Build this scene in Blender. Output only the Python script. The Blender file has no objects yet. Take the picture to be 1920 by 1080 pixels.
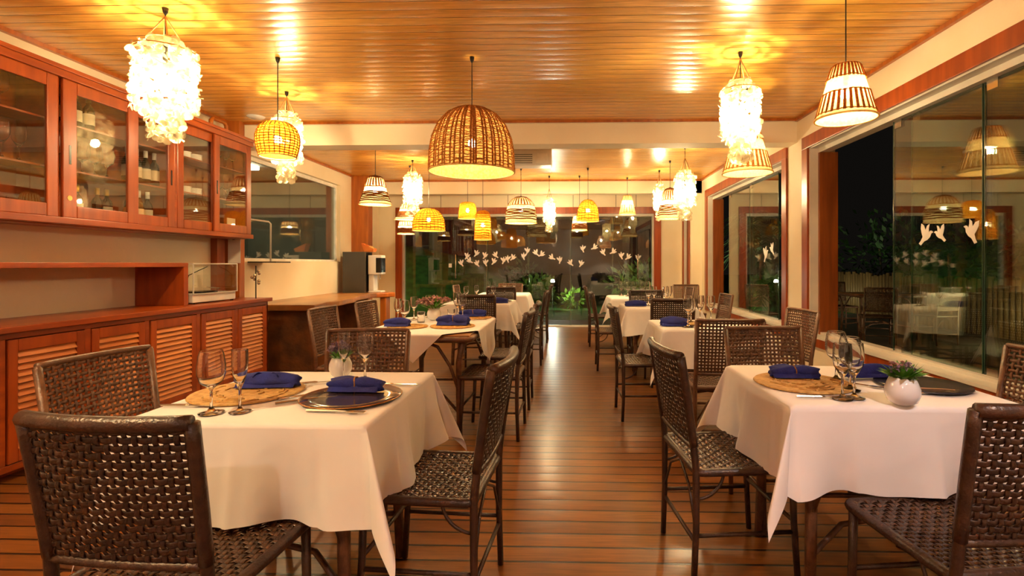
import bpy, math, random
from mathutils import Vector, Matrix
random.seed(7)
PI = math.pi
scn = bpy.context.scene
COL = scn.collection

# ---------------------------------------------------------------- camera, world, exposure
cam_d = bpy.data.cameras.new('camera')
cam = bpy.data.objects.new('camera', cam_d); COL.objects.link(cam)
cam_d.sensor_width = 36; cam_d.lens = 18.0
cam_d.shift_x = -80/1920; cam_d.shift_y = -45/1920
cam_d.clip_start = 0.02; cam_d.clip_end = 200
cam.location = (0, 0, 1.25)
cam.rotation_euler = (PI/2, 0, math.radians(1.5))
scn.camera = cam
w = bpy.data.worlds.new('night'); scn.world = w; w.use_nodes = True
w.node_tree.nodes['Background'].inputs[0].default_value = (0.010, 0.0085, 0.007, 1)
w.node_tree.nodes['Background'].inputs[1].default_value = 0.15
vs = scn.view_settings
vs.view_transform = 'Standard'; vs.look = 'None'; vs.gamma = 1; vs.use_curve_mapping = False
vs.exposure = 1.62
cy = scn.cycles
cy.max_bounces = 10; cy.diffuse_bounces = 5; cy.glossy_bounces = 4
cy.transmission_bounces = 8; cy.transparent_max_bounces = 16
cy.sample_clamp_indirect = 4.0; cy.sample_clamp_direct = 0
cy.caustics_reflective = False; cy.caustics_refractive = False
cy.use_light_tree = True
cy.use_denoising = True

BULB = 480.0          # emission of the bulbs
WARM = (1.0, 0.78, 0.42)

# ---------------------------------------------------------------- materials
def srgb(h):
    h = h.lstrip('#')
    out = []
    for i in (0, 2, 4):
        c = int(h[i:i+2], 16)/255
        out.append(c/12.92 if c <= .04045 else ((c+.055)/1.055)**2.4)
    return tuple(out)+(1,)

MATS = {}
def newmat(name):
    m = bpy.data.materials.new(name); m.use_nodes = True
    MATS[name] = m
    return m, m.node_tree, m.node_tree.nodes, m.node_tree.links

def mat(name, col, rough=.5, col2=None, scale=8.0, stretch=(1, 1, 1), bump=0.0, metal=0.0, coat=0.0, spec=.5, bscale=None, detail=4):
    m, nt, N, L = newmat(name)
    b = N['Principled BSDF']
    b.inputs['Roughness'].default_value = rough
    b.inputs['Metallic'].default_value = metal
    b.inputs['Coat Weight'].default_value = coat
    b.inputs['Coat Roughness'].default_value = .15
    b.inputs['Specular IOR Level'].default_value = spec
    c1 = srgb(col) if isinstance(col, str) else tuple(col)+(1,)
    b.inputs['Base Color'].default_value = c1
    tc = N.new('ShaderNodeTexCoord'); mp = N.new('ShaderNodeMapping')
    mp.inputs['Scale'].default_value = stretch
    L.new(tc.outputs['Object'], mp.inputs['Vector'])
    nz = N.new('ShaderNodeTexNoise'); nz.inputs['Scale'].default_value = scale; nz.inputs['Detail'].default_value = detail
    L.new(mp.outputs[0], nz.inputs['Vector'])
    if col2 is None:
        c2 = tuple(min(1, x*.82) for x in c1[:3])+(1,)
    else:
        c2 = srgb(col2) if isinstance(col2, str) else tuple(col2)+(1,)
    r = N.new('ShaderNodeValToRGB')
    r.color_ramp.elements[0].position = .35; r.color_ramp.elements[1].position = .65
    r.color_ramp.elements[0].color = c1; r.color_ramp.elements[1].color = c2
    L.new(nz.outputs['Fac'], r.inputs[0]); L.new(r.outputs[0], b.inputs['Base Color'])
    if bump:
        n2 = N.new('ShaderNodeTexNoise'); n2.inputs['Scale'].default_value = bscale or scale*4
        L.new(mp.outputs[0], n2.inputs['Vector'])
        bp = N.new('ShaderNodeBump'); bp.inputs['Strength'].default_value = bump; bp.inputs['Distance'].default_value = .01
        L.new(n2.outputs['Fac'], bp.inputs['Height']); L.new(bp.outputs[0], b.inputs['Normal'])
    return m

def plank_mat(name, cols, width, length, rough, groove, gap_col, coat=0, bumpd=.004, rnd=.5, grain=(2, 30, 1), curve=.3):
    """boards running along X, stacked along Y"""
    m, nt, N, L = newmat(name)
    b = N['Principled BSDF']
    tc = N.new('ShaderNodeTexCoord')
    br = N.new('ShaderNodeTexBrick')
    br.offset = .37; br.offset_frequency = 1; br.squash = 1
    br.inputs['Scale'].default_value = 1
    br.inputs['Brick Width'].default_value = length; br.inputs['Row Height'].default_value = width
    br.inputs['Mortar Size'].default_value = groove; br.inputs['Mortar Smooth'].default_value = .25
    br.inputs['Bias'].default_value = 0
    br.inputs['Color1'].default_value = srgb(cols[0]); br.inputs['Color2'].default_value = srgb(cols[1])
    br.inputs['Mortar'].default_value = srgb(gap_col)
    L.new(tc.outputs['Object'], br.inputs['Vector'])
    mp = N.new('ShaderNodeMapping'); mp.inputs['Scale'].default_value = grain
    L.new(tc.outputs['Object'], mp.inputs['Vector'])
    nz = N.new('ShaderNodeTexNoise'); nz.inputs['Scale'].default_value = 2; nz.inputs['Detail'].default_value = 6; nz.inputs['Distortion'].default_value = 1.2
    L.new(mp.outputs[0], nz.inputs['Vector'])
    rr = N.new('ShaderNodeValToRGB'); rr.color_ramp.elements[0].color = (1-rnd,)*3+(1,); rr.color_ramp.elements[1].color = (1.0+rnd*.5,)*3+(1,)
    rr.color_ramp.elements[0].position = .3; rr.color_ramp.elements[1].position = .7
    L.new(nz.outputs['Fac'], rr.inputs[0])
    mx = N.new('ShaderNodeMix'); mx.data_type = 'RGBA'; mx.blend_type = 'MULTIPLY'; mx.inputs[0].default_value = 1
    L.new(br.outputs['Color'], mx.inputs[6]); L.new(rr.outputs[0], mx.inputs[7])
    L.new(mx.outputs[2], b.inputs['Base Color'])
    b.inputs['Roughness'].default_value = rough
    b.inputs['Coat Weight'].default_value = coat; b.inputs['Coat Roughness'].default_value = .2
    # profile: groove plus a gently cupped board face
    sx = N.new('ShaderNodeSeparateXYZ'); L.new(tc.outputs['Object'], sx.inputs[0])
    mu = N.new('ShaderNodeMath'); mu.operation = 'MULTIPLY'; mu.inputs[1].default_value = PI/width
    L.new(sx.outputs['Y'], mu.inputs[0])
    sn = N.new('ShaderNodeMath'); sn.operation = 'SINE'; L.new(mu.outputs[0], sn.inputs[0])
    ab = N.new('ShaderNodeMath'); ab.operation = 'ABSOLUTE'; L.new(sn.outputs[0], ab.inputs[0])
    m2 = N.new('ShaderNodeMath'); m2.operation = 'MULTIPLY'; m2.inputs[1].default_value = curve; L.new(ab.outputs[0], m2.inputs[0])
    n3 = N.new('ShaderNodeTexNoise'); n3.inputs['Scale'].default_value = 3.0; n3.inputs['Detail'].default_value = 3
    mp3 = N.new('ShaderNodeMapping'); mp3.inputs['Scale'].default_value = (.8, 3, 1)
    L.new(tc.outputs['Object'], mp3.inputs['Vector']); L.new(mp3.outputs[0], n3.inputs['Vector'])
    m4 = N.new('ShaderNodeMath'); m4.operation = 'MULTIPLY_ADD'; m4.inputs[1].default_value = .5
    L.new(n3.outputs['Fac'], m4.inputs[0]); L.new(m2.outputs[0], m4.inputs[2])
    m5 = N.new('ShaderNodeMath'); m5.operation = 'MULTIPLY_ADD'; m5.inputs[1].default_value = -1.0
    L.new(br.outputs['Fac'], m5.inputs[0]); L.new(m4.outputs[0], m5.inputs[2])
    bp = N.new('ShaderNodeBump'); bp.inputs['Strength'].default_value = 1; bp.inputs['Distance'].default_value = bumpd
    L.new(m5.outputs[0], bp.inputs['Height']); L.new(bp.outputs[0], b.inputs['Normal'])
    L.new(bp.outputs[0], b.inputs['Coat Normal'])
    return m

def pane_mat(name, tint=(.9, .97, .93), extra=1.0):
    m, nt, N, L = newmat(name)
    for n in list(N):
        if n.type != 'OUTPUT_MATERIAL': N.remove(n)
    out = [n for n in N if n.type == 'OUTPUT_MATERIAL'][0]
    fr = N.new('ShaderNodeFresnel'); geo = N.new('ShaderNodeNewGeometry')
    mr = N.new('ShaderNodeMapRange'); mr.inputs['To Min'].default_value = 1.52; mr.inputs['To Max'].default_value = 1/1.52
    L.new(geo.outputs['Backfacing'], mr.inputs['Value']); L.new(mr.outputs[0], fr.inputs['IOR'])
    mu = N.new('ShaderNodeMath'); mu.operation = 'MULTIPLY'; mu.inputs[1].default_value = extra; mu.use_clamp = True
    L.new(fr.outputs[0], mu.inputs[0])
    tr = N.new('ShaderNodeBsdfTransparent'); tr.inputs[0].default_value = tuple(tint)+(1,)
    gl = N.new('ShaderNodeBsdfGlossy'); gl.inputs['Roughness'].default_value = 0.0; gl.inputs[0].default_value = (1, 1, 1, 1)
    mx = N.new('ShaderNodeMixShader')
    L.new(mu.outputs[0], mx.inputs[0]); L.new(tr.outputs[0], mx.inputs[1]); L.new(gl.outputs[0], mx.inputs[2])
    L.new(mx.outputs[0], out.inputs[0])
    return m

def shade_mat(name, col, col2, trans=.5, holes=0.0, scale=60.0, rough=.6):
    """wicker that glows when a bulb stands inside: diffuse + translucent, with gaps"""
    m, nt, N, L = newmat(name)
    for n in list(N):
        if n.type != 'OUTPUT_MATERIAL': N.remove(n)
    out = [n for n in N if n.type == 'OUTPUT_MATERIAL'][0]
    tc = N.new('ShaderNodeTexCoord')
    nz = N.new('ShaderNodeTexNoise'); nz.inputs['Scale'].default_value = scale; nz.inputs['Detail'].default_value = 3
    L.new(tc.outputs['Object'], nz.inputs['Vector'])
    r = N.new('ShaderNodeValToRGB'); r.color_ramp.elements[0].position = .38; r.color_ramp.elements[1].position = .62
    r.color_ramp.elements[0].color = srgb(col); r.color_ramp.elements[1].color = srgb(col2)
    L.new(nz.outputs['Fac'], r.inputs[0])
    d = N.new('ShaderNodeBsdfDiffuse'); t = N.new('ShaderNodeBsdfTranslucent')
    L.new(r.outputs[0], d.inputs[0]); L.new(r.outputs[0], t.inputs[0])
    mx = N.new('ShaderNodeMixShader'); mx.inputs[0].default_value = trans
    L.new(d.outputs[0], mx.inputs[1]); L.new(t.outputs[0], mx.inputs[2])
    last = mx
    if holes:
        tp = N.new('ShaderNodeBsdfTransparent')
        m2 = N.new('ShaderNodeMixShader'); m2.inputs[0].default_value = holes
        L.new(mx.outputs[0], m2.inputs[1]); L.new(tp.outputs[0], m2.inputs[2]); last = m2
    L.new(last.outputs[0], out.inputs[0])
    return m

def emis(name, col, strength):
    m, nt, N, L = newmat(name)
    b = N['Principled BSDF']
    b.inputs['Base Color'].default_value = tuple(col)+(1,)
    b.inputs['Emission Color'].default_value = tuple(col)+(1,)
    b.inputs['Emission Strength'].default_value = strength
    return m

def glass_mat(name, col=(1, 1, 1), rough=0.0):
    m, nt, N, L = newmat(name)
    b = N['Principled BSDF']
    b.inputs['Base Color'].default_value = tuple(col)+(1,)
    b.inputs['Transmission Weight'].default_value = 1
    b.inputs['Roughness'].default_value = rough; b.inputs['IOR'].default_value = 1.45
    return m

M_ceil = plank_mat('varnished_ceiling', ('#f0b254', '#e2a146'), .10, 40, .27, .003, '#4a2810', coat=.6, bumpd=.0035, rnd=.26, curve=.55)
M_floor = plank_mat('deck_floor', ('#85501f', '#6a3c18'), .113, 40, .34, .0075, '#0d0502', coat=.35, bumpd=.0022, rnd=.34, curve=.3)
M_wall = mat('cream_plaster', '#f2e6ca', .75, '#ebdcbb', scale=1.5, bump=.12, bscale=60)
M_wood = mat('red_brown_wood', '#a0460f', .34, '#843408', scale=3, stretch=(6, .6, 6), coat=.15)
M_woodv = mat('red_brown_wood_upright', '#a0460f', .34, '#843408', scale=3, stretch=(6, 6, .6), coat=.15)
M_orange = mat('orange_wood', '#b8671f', .35, '#9c5216', scale=3, stretch=(6, 6, .6), coat=.3)
M_jamb = mat('jamb_wood', '#8f4c1c', .4, '#743a14', scale=3, stretch=(6, 6, .6), coat=.2)
M_louvre = mat('louvre_wood', '#c87838', .38, '#b06028', scale=3, stretch=(6, .8, 6), coat=.2)
M_slab = mat('live_edge_slab', '#b07a40', .35, '#84532a', scale=2.2, stretch=(1.5, .5, 1.5), bump=.3, coat=.3)
M_bark = mat('slab_bark', '#4a2c14', .6, '#74431a', scale=5, bump=.8)
M_white = mat('white_paint', '#efe9df', .5)
M_alu = mat('pale_track', '#d8d0c2', .4, scale=3)
M_rattan = mat('dark_rattan', '#432a1c', .38, '#2c1a11', scale=30, stretch=(1, 1, 1), bump=.25, bscale=120, spec=.5)
M_rattan_c = mat('brown_cane', '#6e4a32', .4, '#4e3220', scale=30, bump=.2, bscale=120)
M_seat = mat('seat_rattan', '#5a3d2b', .27, '#382419', scale=40, bump=.2, bscale=120)
M_cloth = mat('white_linen', '#f2ece6', .8, '#ece5de', scale=2, bump=.8, bscale=7)
M_cloth.node_tree.nodes['Principled BSDF'].inputs['Sheen Weight'].default_value = .15
M_napkin = mat('navy_cotton', '#1e2a84', .85, '#17206c', scale=20, bump=.3, bscale=200)
M_matt = mat('straw_placemat', '#d4a860', .7, '#b08444', scale=40, bump=.8, bscale=90)
M_charger = mat('smoky_charger', '#3a3036', .12, '#4c4048', scale=8, coat=.5)
M_rim = mat('gilt_rim', '#c08a4a', .25, metal=.8)
M_slate = mat('slate_charger', '#2a2a31', .25, '#33323a', scale=12)
M_silver = mat('cutlery_steel', '#cfc6b8', .18, metal=1.0)
M_ceram = mat('white_ceramic', '#f2efec', .12, '#efebe6', coat=.5)
M_leaf = mat('leaf_green', '#5f9a2c', .5, '#46801e', scale=30)
M_petal = mat('lilac_petals', '#a98fa6', .7, '#8c7590', scale=50)
M_petalp = mat('dusty_pink_petals', '#c9a098', .7, '#a87f7c', scale=50)
M_twine = mat('twine', '#a8743a', .8, '#875a28', scale=120)
M_rope = mat('hemp_rope', '#c79a5e', .8, scale=90)
M_cord = mat('black_cord', '#14100c', .5)
M_pane = pane_mat('window_pane', (.86, .93, .88), 1.7)
M_paneedge = mat('glass_edge', '#3d5a48', .15, spec=.8)
M_door_glass = pane_mat('cabinet_pane', (.95, .95, .93), 1.6)
M_stem = glass_mat('clear_glass', (.99, .99, .99))
M_liner = shade_mat('shade_liner', '#e8c688', '#dcb472', .12, .14)
M_linern = shade_mat('tan_liner', '#d8a868', '#c8924e', .16, .10)
M_gold = shade_mat('golden_wicker', '#dca02c', '#c4821c', .30, .10)
M_straw = shade_mat('natural_wicker', '#c98d4c', '#a86c34', .34, .0, 90)
M_brown = shade_mat('brown_wicker', '#9a6238', '#7a4824', .24, .0, 90)
M_paleband = shade_mat('pale_palm_band', '#f4e2b4', '#e8cd94', .15, .08)
M_shell = shade_mat('capiz_shell', '#e2d6b8', '#cfc09c', .10, .30, 20)
M_bulb = emis('warm_bulb', WARM, BULB*.62)
M_bulbs = emis('bright_bulb', WARM, BULB*2.1)
M_fill_bulb = emis('fill_bulb', (1.0, .86, .82), BULB*1.5)  # bulb of the unseen lamps added behind the camera
M_plastic = mat('white_plastic', '#e6e2da', .35, scale=3)
M_dark = mat('charcoal_panel', '#3a3630', .5, '#35322c', scale=3)
M_black = mat('black_plastic', '#0c0b0b', .25, scale=3)
M_paper = mat('paper', '#efe9da', .7, scale=3)
M_orangepl = mat('orange_paper', '#c8641e', .6, '#d87f34', scale=5)
M_grass = mat('night_lawn', '#3f6a22', .95, '#2a4c16', scale=6, bump=.6, bscale=60)
M_terr = mat('terrace_stone', '#3a3328', .7, '#2c261e', scale=4)
M_bamboo = mat('bamboo_canes', '#7a5a34', .6, '#543a1e', scale=5, stretch=(6, 6, .4))
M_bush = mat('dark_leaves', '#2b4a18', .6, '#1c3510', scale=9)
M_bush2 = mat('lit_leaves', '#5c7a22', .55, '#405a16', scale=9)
M_trunk = mat('palm_trunk', '#5a4630', .8, '#3c2d1c', scale=8, stretch=(1, 1, 5), bump=.6)
M_dove = mat('white_decal', '#f4f0ea', .6, scale=3)
M_amber = mat('amber_bottle', '#3a1d08', .12, '#2a1406', scale=4, coat=.3)
M_green = mat('green_bottle', '#10200e', .1, scale=4, coat=.3)
M_goldf = mat('gold_foil', '#c79a3c', .3, metal=.7)
M_label = mat('paper_label', '#e4d9bd', .6)
M_grey = mat('grey_room_wall', '#6e695a', .8, '#625d50', scale=2)
M_kit = mat('dark_counter', '#2a2620', .5)
M_jute = mat('gate_steel', '#4a4038', .5, metal=.5)

# ---------------------------------------------------------------- mesh builder
class MB:
    def __init__(s): s.v = []; s.f = []; s.mi = []; s.cur = 0
    def add(s, vs, fs):
        o = len(s.v); s.v += [tuple(p) for p in vs]
        for f in fs: s.f.append(tuple(i+o for i in f)); s.mi.append(s.cur)
        return s
    def box(s, x0, x1, y0, y1, z0, z1):
        return s.add([(x0, y0, z0), (x1, y0, z0), (x1, y1, z0), (x0, y1, z0), (x0, y0, z1), (x1, y0, z1), (x1, y1, z1), (x0, y1, z1)],
                     [(0, 3, 2, 1), (4, 5, 6, 7), (0, 1, 5, 4), (1, 2, 6, 5), (2, 3, 7, 6), (3, 0, 4, 7)])
    def obox(s, c, ax, ay, az):
        """box given centre and three half-axis vectors"""
        c = Vector(c); ax = Vector(ax); ay = Vector(ay); az = Vector(az)
        vs_ = [c+sx*ax+sy*ay+sz*az for sz in (-1, 1) for sx, sy in ((-1, -1), (1, -1), (1, 1), (-1, 1))]
        return s.add(vs_, [(0, 3, 2, 1), (4, 5, 6, 7), (0, 1, 5, 4), (1, 2, 6, 5), (2, 3, 7, 6), (3, 0, 4, 7)])
    def tube(s, pts, r, n=8, closed=False, caps=True):
        pts = [Vector(p) for p in pts]; m = len(pts)
        rs = r if isinstance(r, (list, tuple)) else [r]*m
        rings = []; up = None
        for i, p in enumerate(pts):
            if closed: t = pts[(i+1) % m]-pts[i-1]
            else: t = pts[min(i+1, m-1)]-pts[max(i-1, 0)]
            if t.length < 1e-9: t = Vector((0, 0, 1))
            t.normalize()
            if up is None:
                up = Vector((0, 0, 1)) if abs(t.z) < .9 else Vector((1, 0, 0))
            a = t.cross(up)
            if a.length < 1e-6: a = t.cross(Vector((0, 1, 0)))
            a.normalize(); b = a.cross(t).normalized(); up = b
            rings.append([p+rs[i]*(math.cos(2*PI*k/n)*a+math.sin(2*PI*k/n)*b) for k in range(n)])
        vs_ = [q for rg in rings for q in rg]; fs = []
        for i in range(m if closed else m-1):
            j = (i+1) % m
            for k in range(n):
                k2 = (k+1) % n
                fs.append((i*n+k, j*n+k, j*n+k2, i*n+k2))
        if caps and not closed:
            fs.append(tuple(range(n))); fs.append(tuple((m-1)*n+k for k in reversed(range(n))))
        return s.add(vs_, fs)
    def lathe(s, prof, n=24, c=(0, 0, 0), jag=None, wob=0):
        vs_ = []; fs = []; m = len(prof)
        for i, (r, z) in enumerate(prof):
            for k in range(n):
                a = 2*PI*k/n; dz = jag(k, i) if jag else 0
                vs_.append((c[0]+r*math.cos(a), c[1]+r*math.sin(a), c[2]+z+dz))
        for i in range(m-1):
            for k in range(n):
                k2 = (k+1) % n
                fs.append((i*n+k, i*n+k2, (i+1)*n+k2, (i+1)*n+k))
        return s.add(vs_, fs)
    def ribbon(s, pts, nors, wd, th):
        """woven strand: path points with surface normals; width wd, thickness th, rounded section"""
        m = len(pts); vs_ = []; fs = []
        prof = ((-.5, 0), (-.3, .5), (.3, .5), (.5, 0), (.3, -.5), (-.3, -.5))
        for i in range(m):
            t = (pts[min(i+1, m-1)]-pts[max(i-1, 0)]).normalized()
            sd = t.cross(nors[i]).normalized(); nn = sd.cross(t)
            for a, b in prof: vs_.append(pts[i]+sd*(a*wd)+nn*(b*th))
        for i in range(m-1):
            for k in range(6):
                k2 = (k+1) % 6
                fs.append((i*6+k, (i+1)*6+k, (i+1)*6+k2, i*6+k2))
        return s.add(vs_, fs)
    def grid(s, fn, nu, nv, flip=False):
        vs_ = [fn(i/nu, j/nv) for j in range(nv+1) for i in range(nu+1)]; fs = []
        for j in range(nv):
            for i in range(nu):
                a = j*(nu+1)+i; q = (a, a+1, a+nu+2, a+nu+1)
                fs.append(q[::-1] if flip else q)
        return s.add(vs_, fs)
    def prism(s, outline, z0, z1):
        n = len(outline)
        vs_ = [(x, y, z0) for x, y in outline]+[(x, y, z1) for x, y in outline]
        fs = [tuple(reversed(range(n))), tuple(range(n, 2*n))]+[(k, (k+1) % n, n+(k+1) % n, n+k) for k in range(n)]
        return s.add(vs_, fs)
    def xform(s, M):
        s.v = [tuple(M @ Vector(p)) for p in s.v]; return s
    def build(s, name, m, parent=None, smooth=False, bevel=0, subsurf=0, solid=0):
        me = bpy.data.meshes.new(name); me.from_pydata(s.v, [], s.f)
        ms = m if isinstance(m, (list, tuple)) else [m]
        for x in ms: me.materials.append(x)
        if len(ms) > 1: me.polygons.foreach_set('material_index', s.mi)
        if smooth: me.polygons.foreach_set('use_smooth', [True]*len(s.f))
        me.update()
        o = bpy.data.objects.new(name, me); COL.objects.link(o)
        if parent: o.parent = parent
        if solid:
            md = o.modifiers.new('solid', 'SOLIDIFY'); md.thickness = solid; md.offset = 0
        if bevel:
            md = o.modifiers.new('bevel', 'BEVEL'); md.width = bevel; md.segments = 2; md.limit_method = 'ANGLE'
        if subsurf:
            md = o.modifiers.new('sub', 'SUBSURF'); md.levels = subsurf; md.render_levels = subsurf
        return o

def tag(o, label=None, cat=None, group=None, kind=None):
    if label: o['label'] = label
    if cat: o['category'] = cat
    if group: o['group'] = group
    if kind: o['kind'] = kind
    return o
def thing(name, label, cat, loc=(0, 0, 0), rz=0, group=None):
    o = bpy.data.objects.new(name, None); COL.objects.link(o)
    o.empty_display_size = .1
    o.location = loc; o.rotation_euler = (0, 0, rz)
    return tag(o, label, cat, group)
def struct(o): return tag(o, kind='structure')
def kids(o): return [c for c in bpy.data.objects if c.parent == o]
def dup(o, loc, rz, label=None, group=None, scale=None):
    r = o.copy(); COL.objects.link(r); r.location = loc; r.rotation_euler = (0, 0, rz)
    if label: r['label'] = label
    if group: r['group'] = group
    if scale: r.scale = scale if isinstance(scale, tuple) else (scale,)*3
    def rec(src, dst):
        for ch in KIDS[src.name]:
            c = ch.copy(); COL.objects.link(c); c.parent = dst
            if KIDS.get(ch.name) is None: KIDS[ch.name] = kids(ch)
            rec(ch, c)
    KIDS.setdefault(o.name, kids(o))
    rec(o, r)
    return r
KIDS = {}

# ================================================================= THE SETTING
XR, XL, HC = 2.45, -3.71, 2.80
Y0, YB1, YB2, YF = -2.6, 5.55, 9.45, 10.2

struct(MB().box(-4.2, 2.9, Y0-.2, YF+.15, -.12, 0).build('floor', M_floor))
# ceilings: front field and back field
struct(MB().box(-4.2, 2.9, Y0-.2, YF+.2, HC, HC+.1).build('ceiling', M_ceil))
b = MB()
b.box(XL, XR, YB1, YB1+.22, 2.555, HC); b.box(XL, XR, YB1-.012, YB1, 2.77, HC-.001)
struct(b.build('beam', M_wall))
struct(MB().box(XL, XR, YB1-.018, YB1+.23, 2.548, 2.556).build('trim_1', M_wall))
struct(MB().box(-3.5, XR, YB2, YB2+.2, 2.55, HC).build('beam', M_wall))

# wall_left: front part with the cabinets, back part with an inner window
b = MB(); b.box(XL-.2, XL, Y0, YB1+.22, 0, HC)
b.box(XL-.2, -3.80, YB1+.22, 5.9, 0, HC)
b.box(XL-.2, -3.80, 5.9, 8.45, 0, 1.29); b.box(XL-.2, -3.80, 5.9, 8.45, 2.56, HC)
b.box(XL-.2, -3.80, 8.45, YF, 0, HC)
struct(b.build('wall_left', M_wall))
# the inner window of the back part and the dim room behind it
b = MB(); b.box(-3.89, -3.86, 5.9, 5.95, 1.29, 2.56); b.box(-3.89, -3.86, 8.40, 8.45, 1.29, 2.56)
b.box(-3.89, -3.86, 5.95, 8.40, 2.51, 2.56); b.box(-3.89, -3.86, 5.95, 8.40, 1.29, 1.32)
wf = struct(b.build('window_5', M_white))
MB().box(-3.880, -3.872, 5.95, 8.40, 1.32, 2.51).build('pane', M_pane, wf)
b = MB(); b.box(-6.2, -6.1, 5.0, 9.6, 0, 2.8); b.box(-6.2, -3.92, 4.95, 5.05, 0, 2.8); b.box(-6.2, -3.92, 9.6, 9.7, 0, 2.8)
b.box(-6.2, -3.92, 4.95, 9.7, 2.8, 2.85); b.box(-6.2, -3.92, 4.95, 9.7, -.05, 0)
struct(b.build('wall_kitchen', M_grey))
kc = MB().box(-6.1, -5.55, 5.3, 9.3, 0, .92).box(-6.1, -5.5, 5.25, 9.35, .92, .96).build('kitchen_counter', M_kit)
kl = MB().box(-5.2, -4.9, 6.3, 8.0, 2.74, 2.80).build('kitchen_fill_light', emis('tube', (1, .9, .7), 9)); tag(kl, 'added glowing panel on the kitchen ceiling, brightening the dim room', 'lamp')  # glowing box added to brighten the room seen through the inner window
tag(kc, 'dark worktop in the dim room behind the inner window', 'counter')

# wall_back behind the camera
struct(MB().box(-4.2, 2.9, Y0-.2, Y0, 0, HC).build('wall_back', M_wall))

# wall_right with two big window openings
def wall_with_holes(name, x0, x1, y0, y1, holes):
    b = MB(); cur = y0
    for (a, c, z0, z1) in holes:
        b.box(x0, x1, cur, a, 0, HC); b.box(x0, x1, a, c, 0, z0); b.box(x0, x1, a, c, z1, HC); cur = c
    b.box(x0, x1, cur, y1, 0, HC)
    return struct(b.build(name, M_wall))
W1 = (0.3, 5.27, .52, 2.43); W2 = (5.90, 9.05, .52, 2.43)
wall_with_holes('wall_right', XR, XR+.26, Y0, YB2+.0, [W1, W2])
W3 = (9.58, 10.02, .30, 2.34)
wall_with_holes('wall_right_end', 2.25, XR+.26, YB2, YF, [W3])

def big_window(name, W, panes, gx, x=XR, thick=.26, tw=.125, handles=True):
    y0, y1, z0, z1 = W
    b = MB()     # inner wooden trim on the wall face
    b.box(x-.022, x, y0-tw, y1+tw, z1, z1+tw); b.box(x-.022, x, y0-tw, y1+tw, z0-.085, z0)
    b.box(x-.022, x, y0-tw, y0, z0, z1); b.box(x-.022, x, y1, y1+tw, z0, z1)
    f = struct(b.build(name, M_woodv, bevel=.004))
    b = MB()     # pale aluminium track and stone sill
    b.box(gx-.05, gx+.05, y0, y1, z1-.055, z1); b.box(x-.03, x+thick, y0, y1, z0, z0+.022); b.box(gx-.045, gx+.045, y0, y1, z0+.022, z0+.045)
    b.box(x+.0, gx-.05, y1-.022, y1, z0+.022, z1); b.box(x+.0, gx-.05, y0, y1, z1-.012, z1)
    b.build('track', M_alu, f)
    b = MB(); b.box(gx-.05, x+thick, y1-.055, y1-.0, z0+.022, z1-.055); b.box(gx-.04, x+thick, y0, y0+.055, z0+.022, z1-.055)
    b.build('jamb', M_jamb, f)
    for i, (a, c, off) in enumerate(panes):
        p = MB().box(gx+off, gx+off+.010, a, c, z0+.045, z1-.055).build('pane', M_pane, f)
        e = MB(); e.box(gx+off-.001, gx+off+.011, a-.003, a, z0+.045, z1-.055); e.box(gx+off-.001, gx+off+.011, c, c+.003, z0+.045, z1-.055)
        e.build('pane_edge', M_paneedge, p)
        if handles:
            h = MB(); h.box(gx+off-.003, gx+off+.013, c-.10, c-.02, z1-.115, z1-.055); h.box(gx+off-.003, gx+off+.013, c-.10, c-.02, z0+.045, z0+.09)
            h.build('clamp', M_silver, p)
    return f
big_window('window_1', W1, [(3.26, 4.13, 0), (2.34, 3.24, .0), (2.97, 3.95, .022), (1.3, 2.32, 0), (.36, 1.32, .022)], XR+.13)
big_window('window_2', W2, [(6.35, 7.35, 0), (7.3, 8.35, .022)], XR+.13)
big_window('window_3', W3, [(9.6, 10.0, 0)], 2.25+.1, x=2.25, tw=.06, handles=False)

# wall_far: glass doors to the garden
GX0, GX1, GZ = -3.33, 1.70, 2.25
b = MB(); b.box(-4.0, GX0-.13, YF, YF+.15, 0, HC); b.box(GX1+.14, XR+.26, YF, YF+.15, 0, HC); b.box(GX0-.13, GX1+.14, YF, YF+.15, GZ+.13, HC)
struct(b.build('wall_far', M_wall))
b = MB()
for xx in (-3.2, -2.55, -1.2, .1, .95, 1.35): b.box(xx-.004, xx+.004, YF-.004, YF, GZ+.13, 2.64)
b.box(-3.8, XR-.2, YF-.006, YF, 2.635, 2.645)
struct(b.build('trim_2', M_jute))
b = MB(); b.box(GX0-.13, GX1+.14, YF-.03, YF+.16, GZ, GZ+.13); b.box(GX0-.13, GX0, YF-.03, YF+.16, 0, GZ); b.box(GX1, GX1+.14, YF-.03, YF+.16, 0, GZ)
dw = struct(b.build('door_1', M_woodv, bevel=.004))
b = MB(); b.box(GX0, GX1, YF+.02, YF+.12, GZ-.05, GZ); b.box(GX0, GX1, YF+.02, YF+.12, 0, .025)
b.box(GX0, GX0+.03, YF+.02, YF+.12, 0.025, GZ-.05); b.box(GX1-.03, GX1, YF+.02, YF+.12, 0.025, GZ-.05)
b.build('track', M_alu, dw)
xs = [GX0+.03, -2.32, -1.62, -.78, .06, .90, GX1-.03]
for i in range(6):
    off = .05 if i % 2 else .072
    p = MB().box(xs[i]-.03 if i else xs[i], xs[i+1], YF+off, YF+off+.010, .025, GZ-.05).build('pane', M_pane, dw)
    MB().box(xs[i+1]-.003, xs[i+1]+.002, YF+off-.001, YF+off+.011, .025, GZ-.05).build('pane_edge', M_paneedge, p)
for hx in (-2.25, 1.38):
    MB().tube([(hx, YF+.02, .95), (hx, YF-.01, .97), (hx, YF-.01, 1.43), (hx, YF+.02, 1.45)], .011, 8).build('handle', M_silver, dw, smooth=True)
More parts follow.
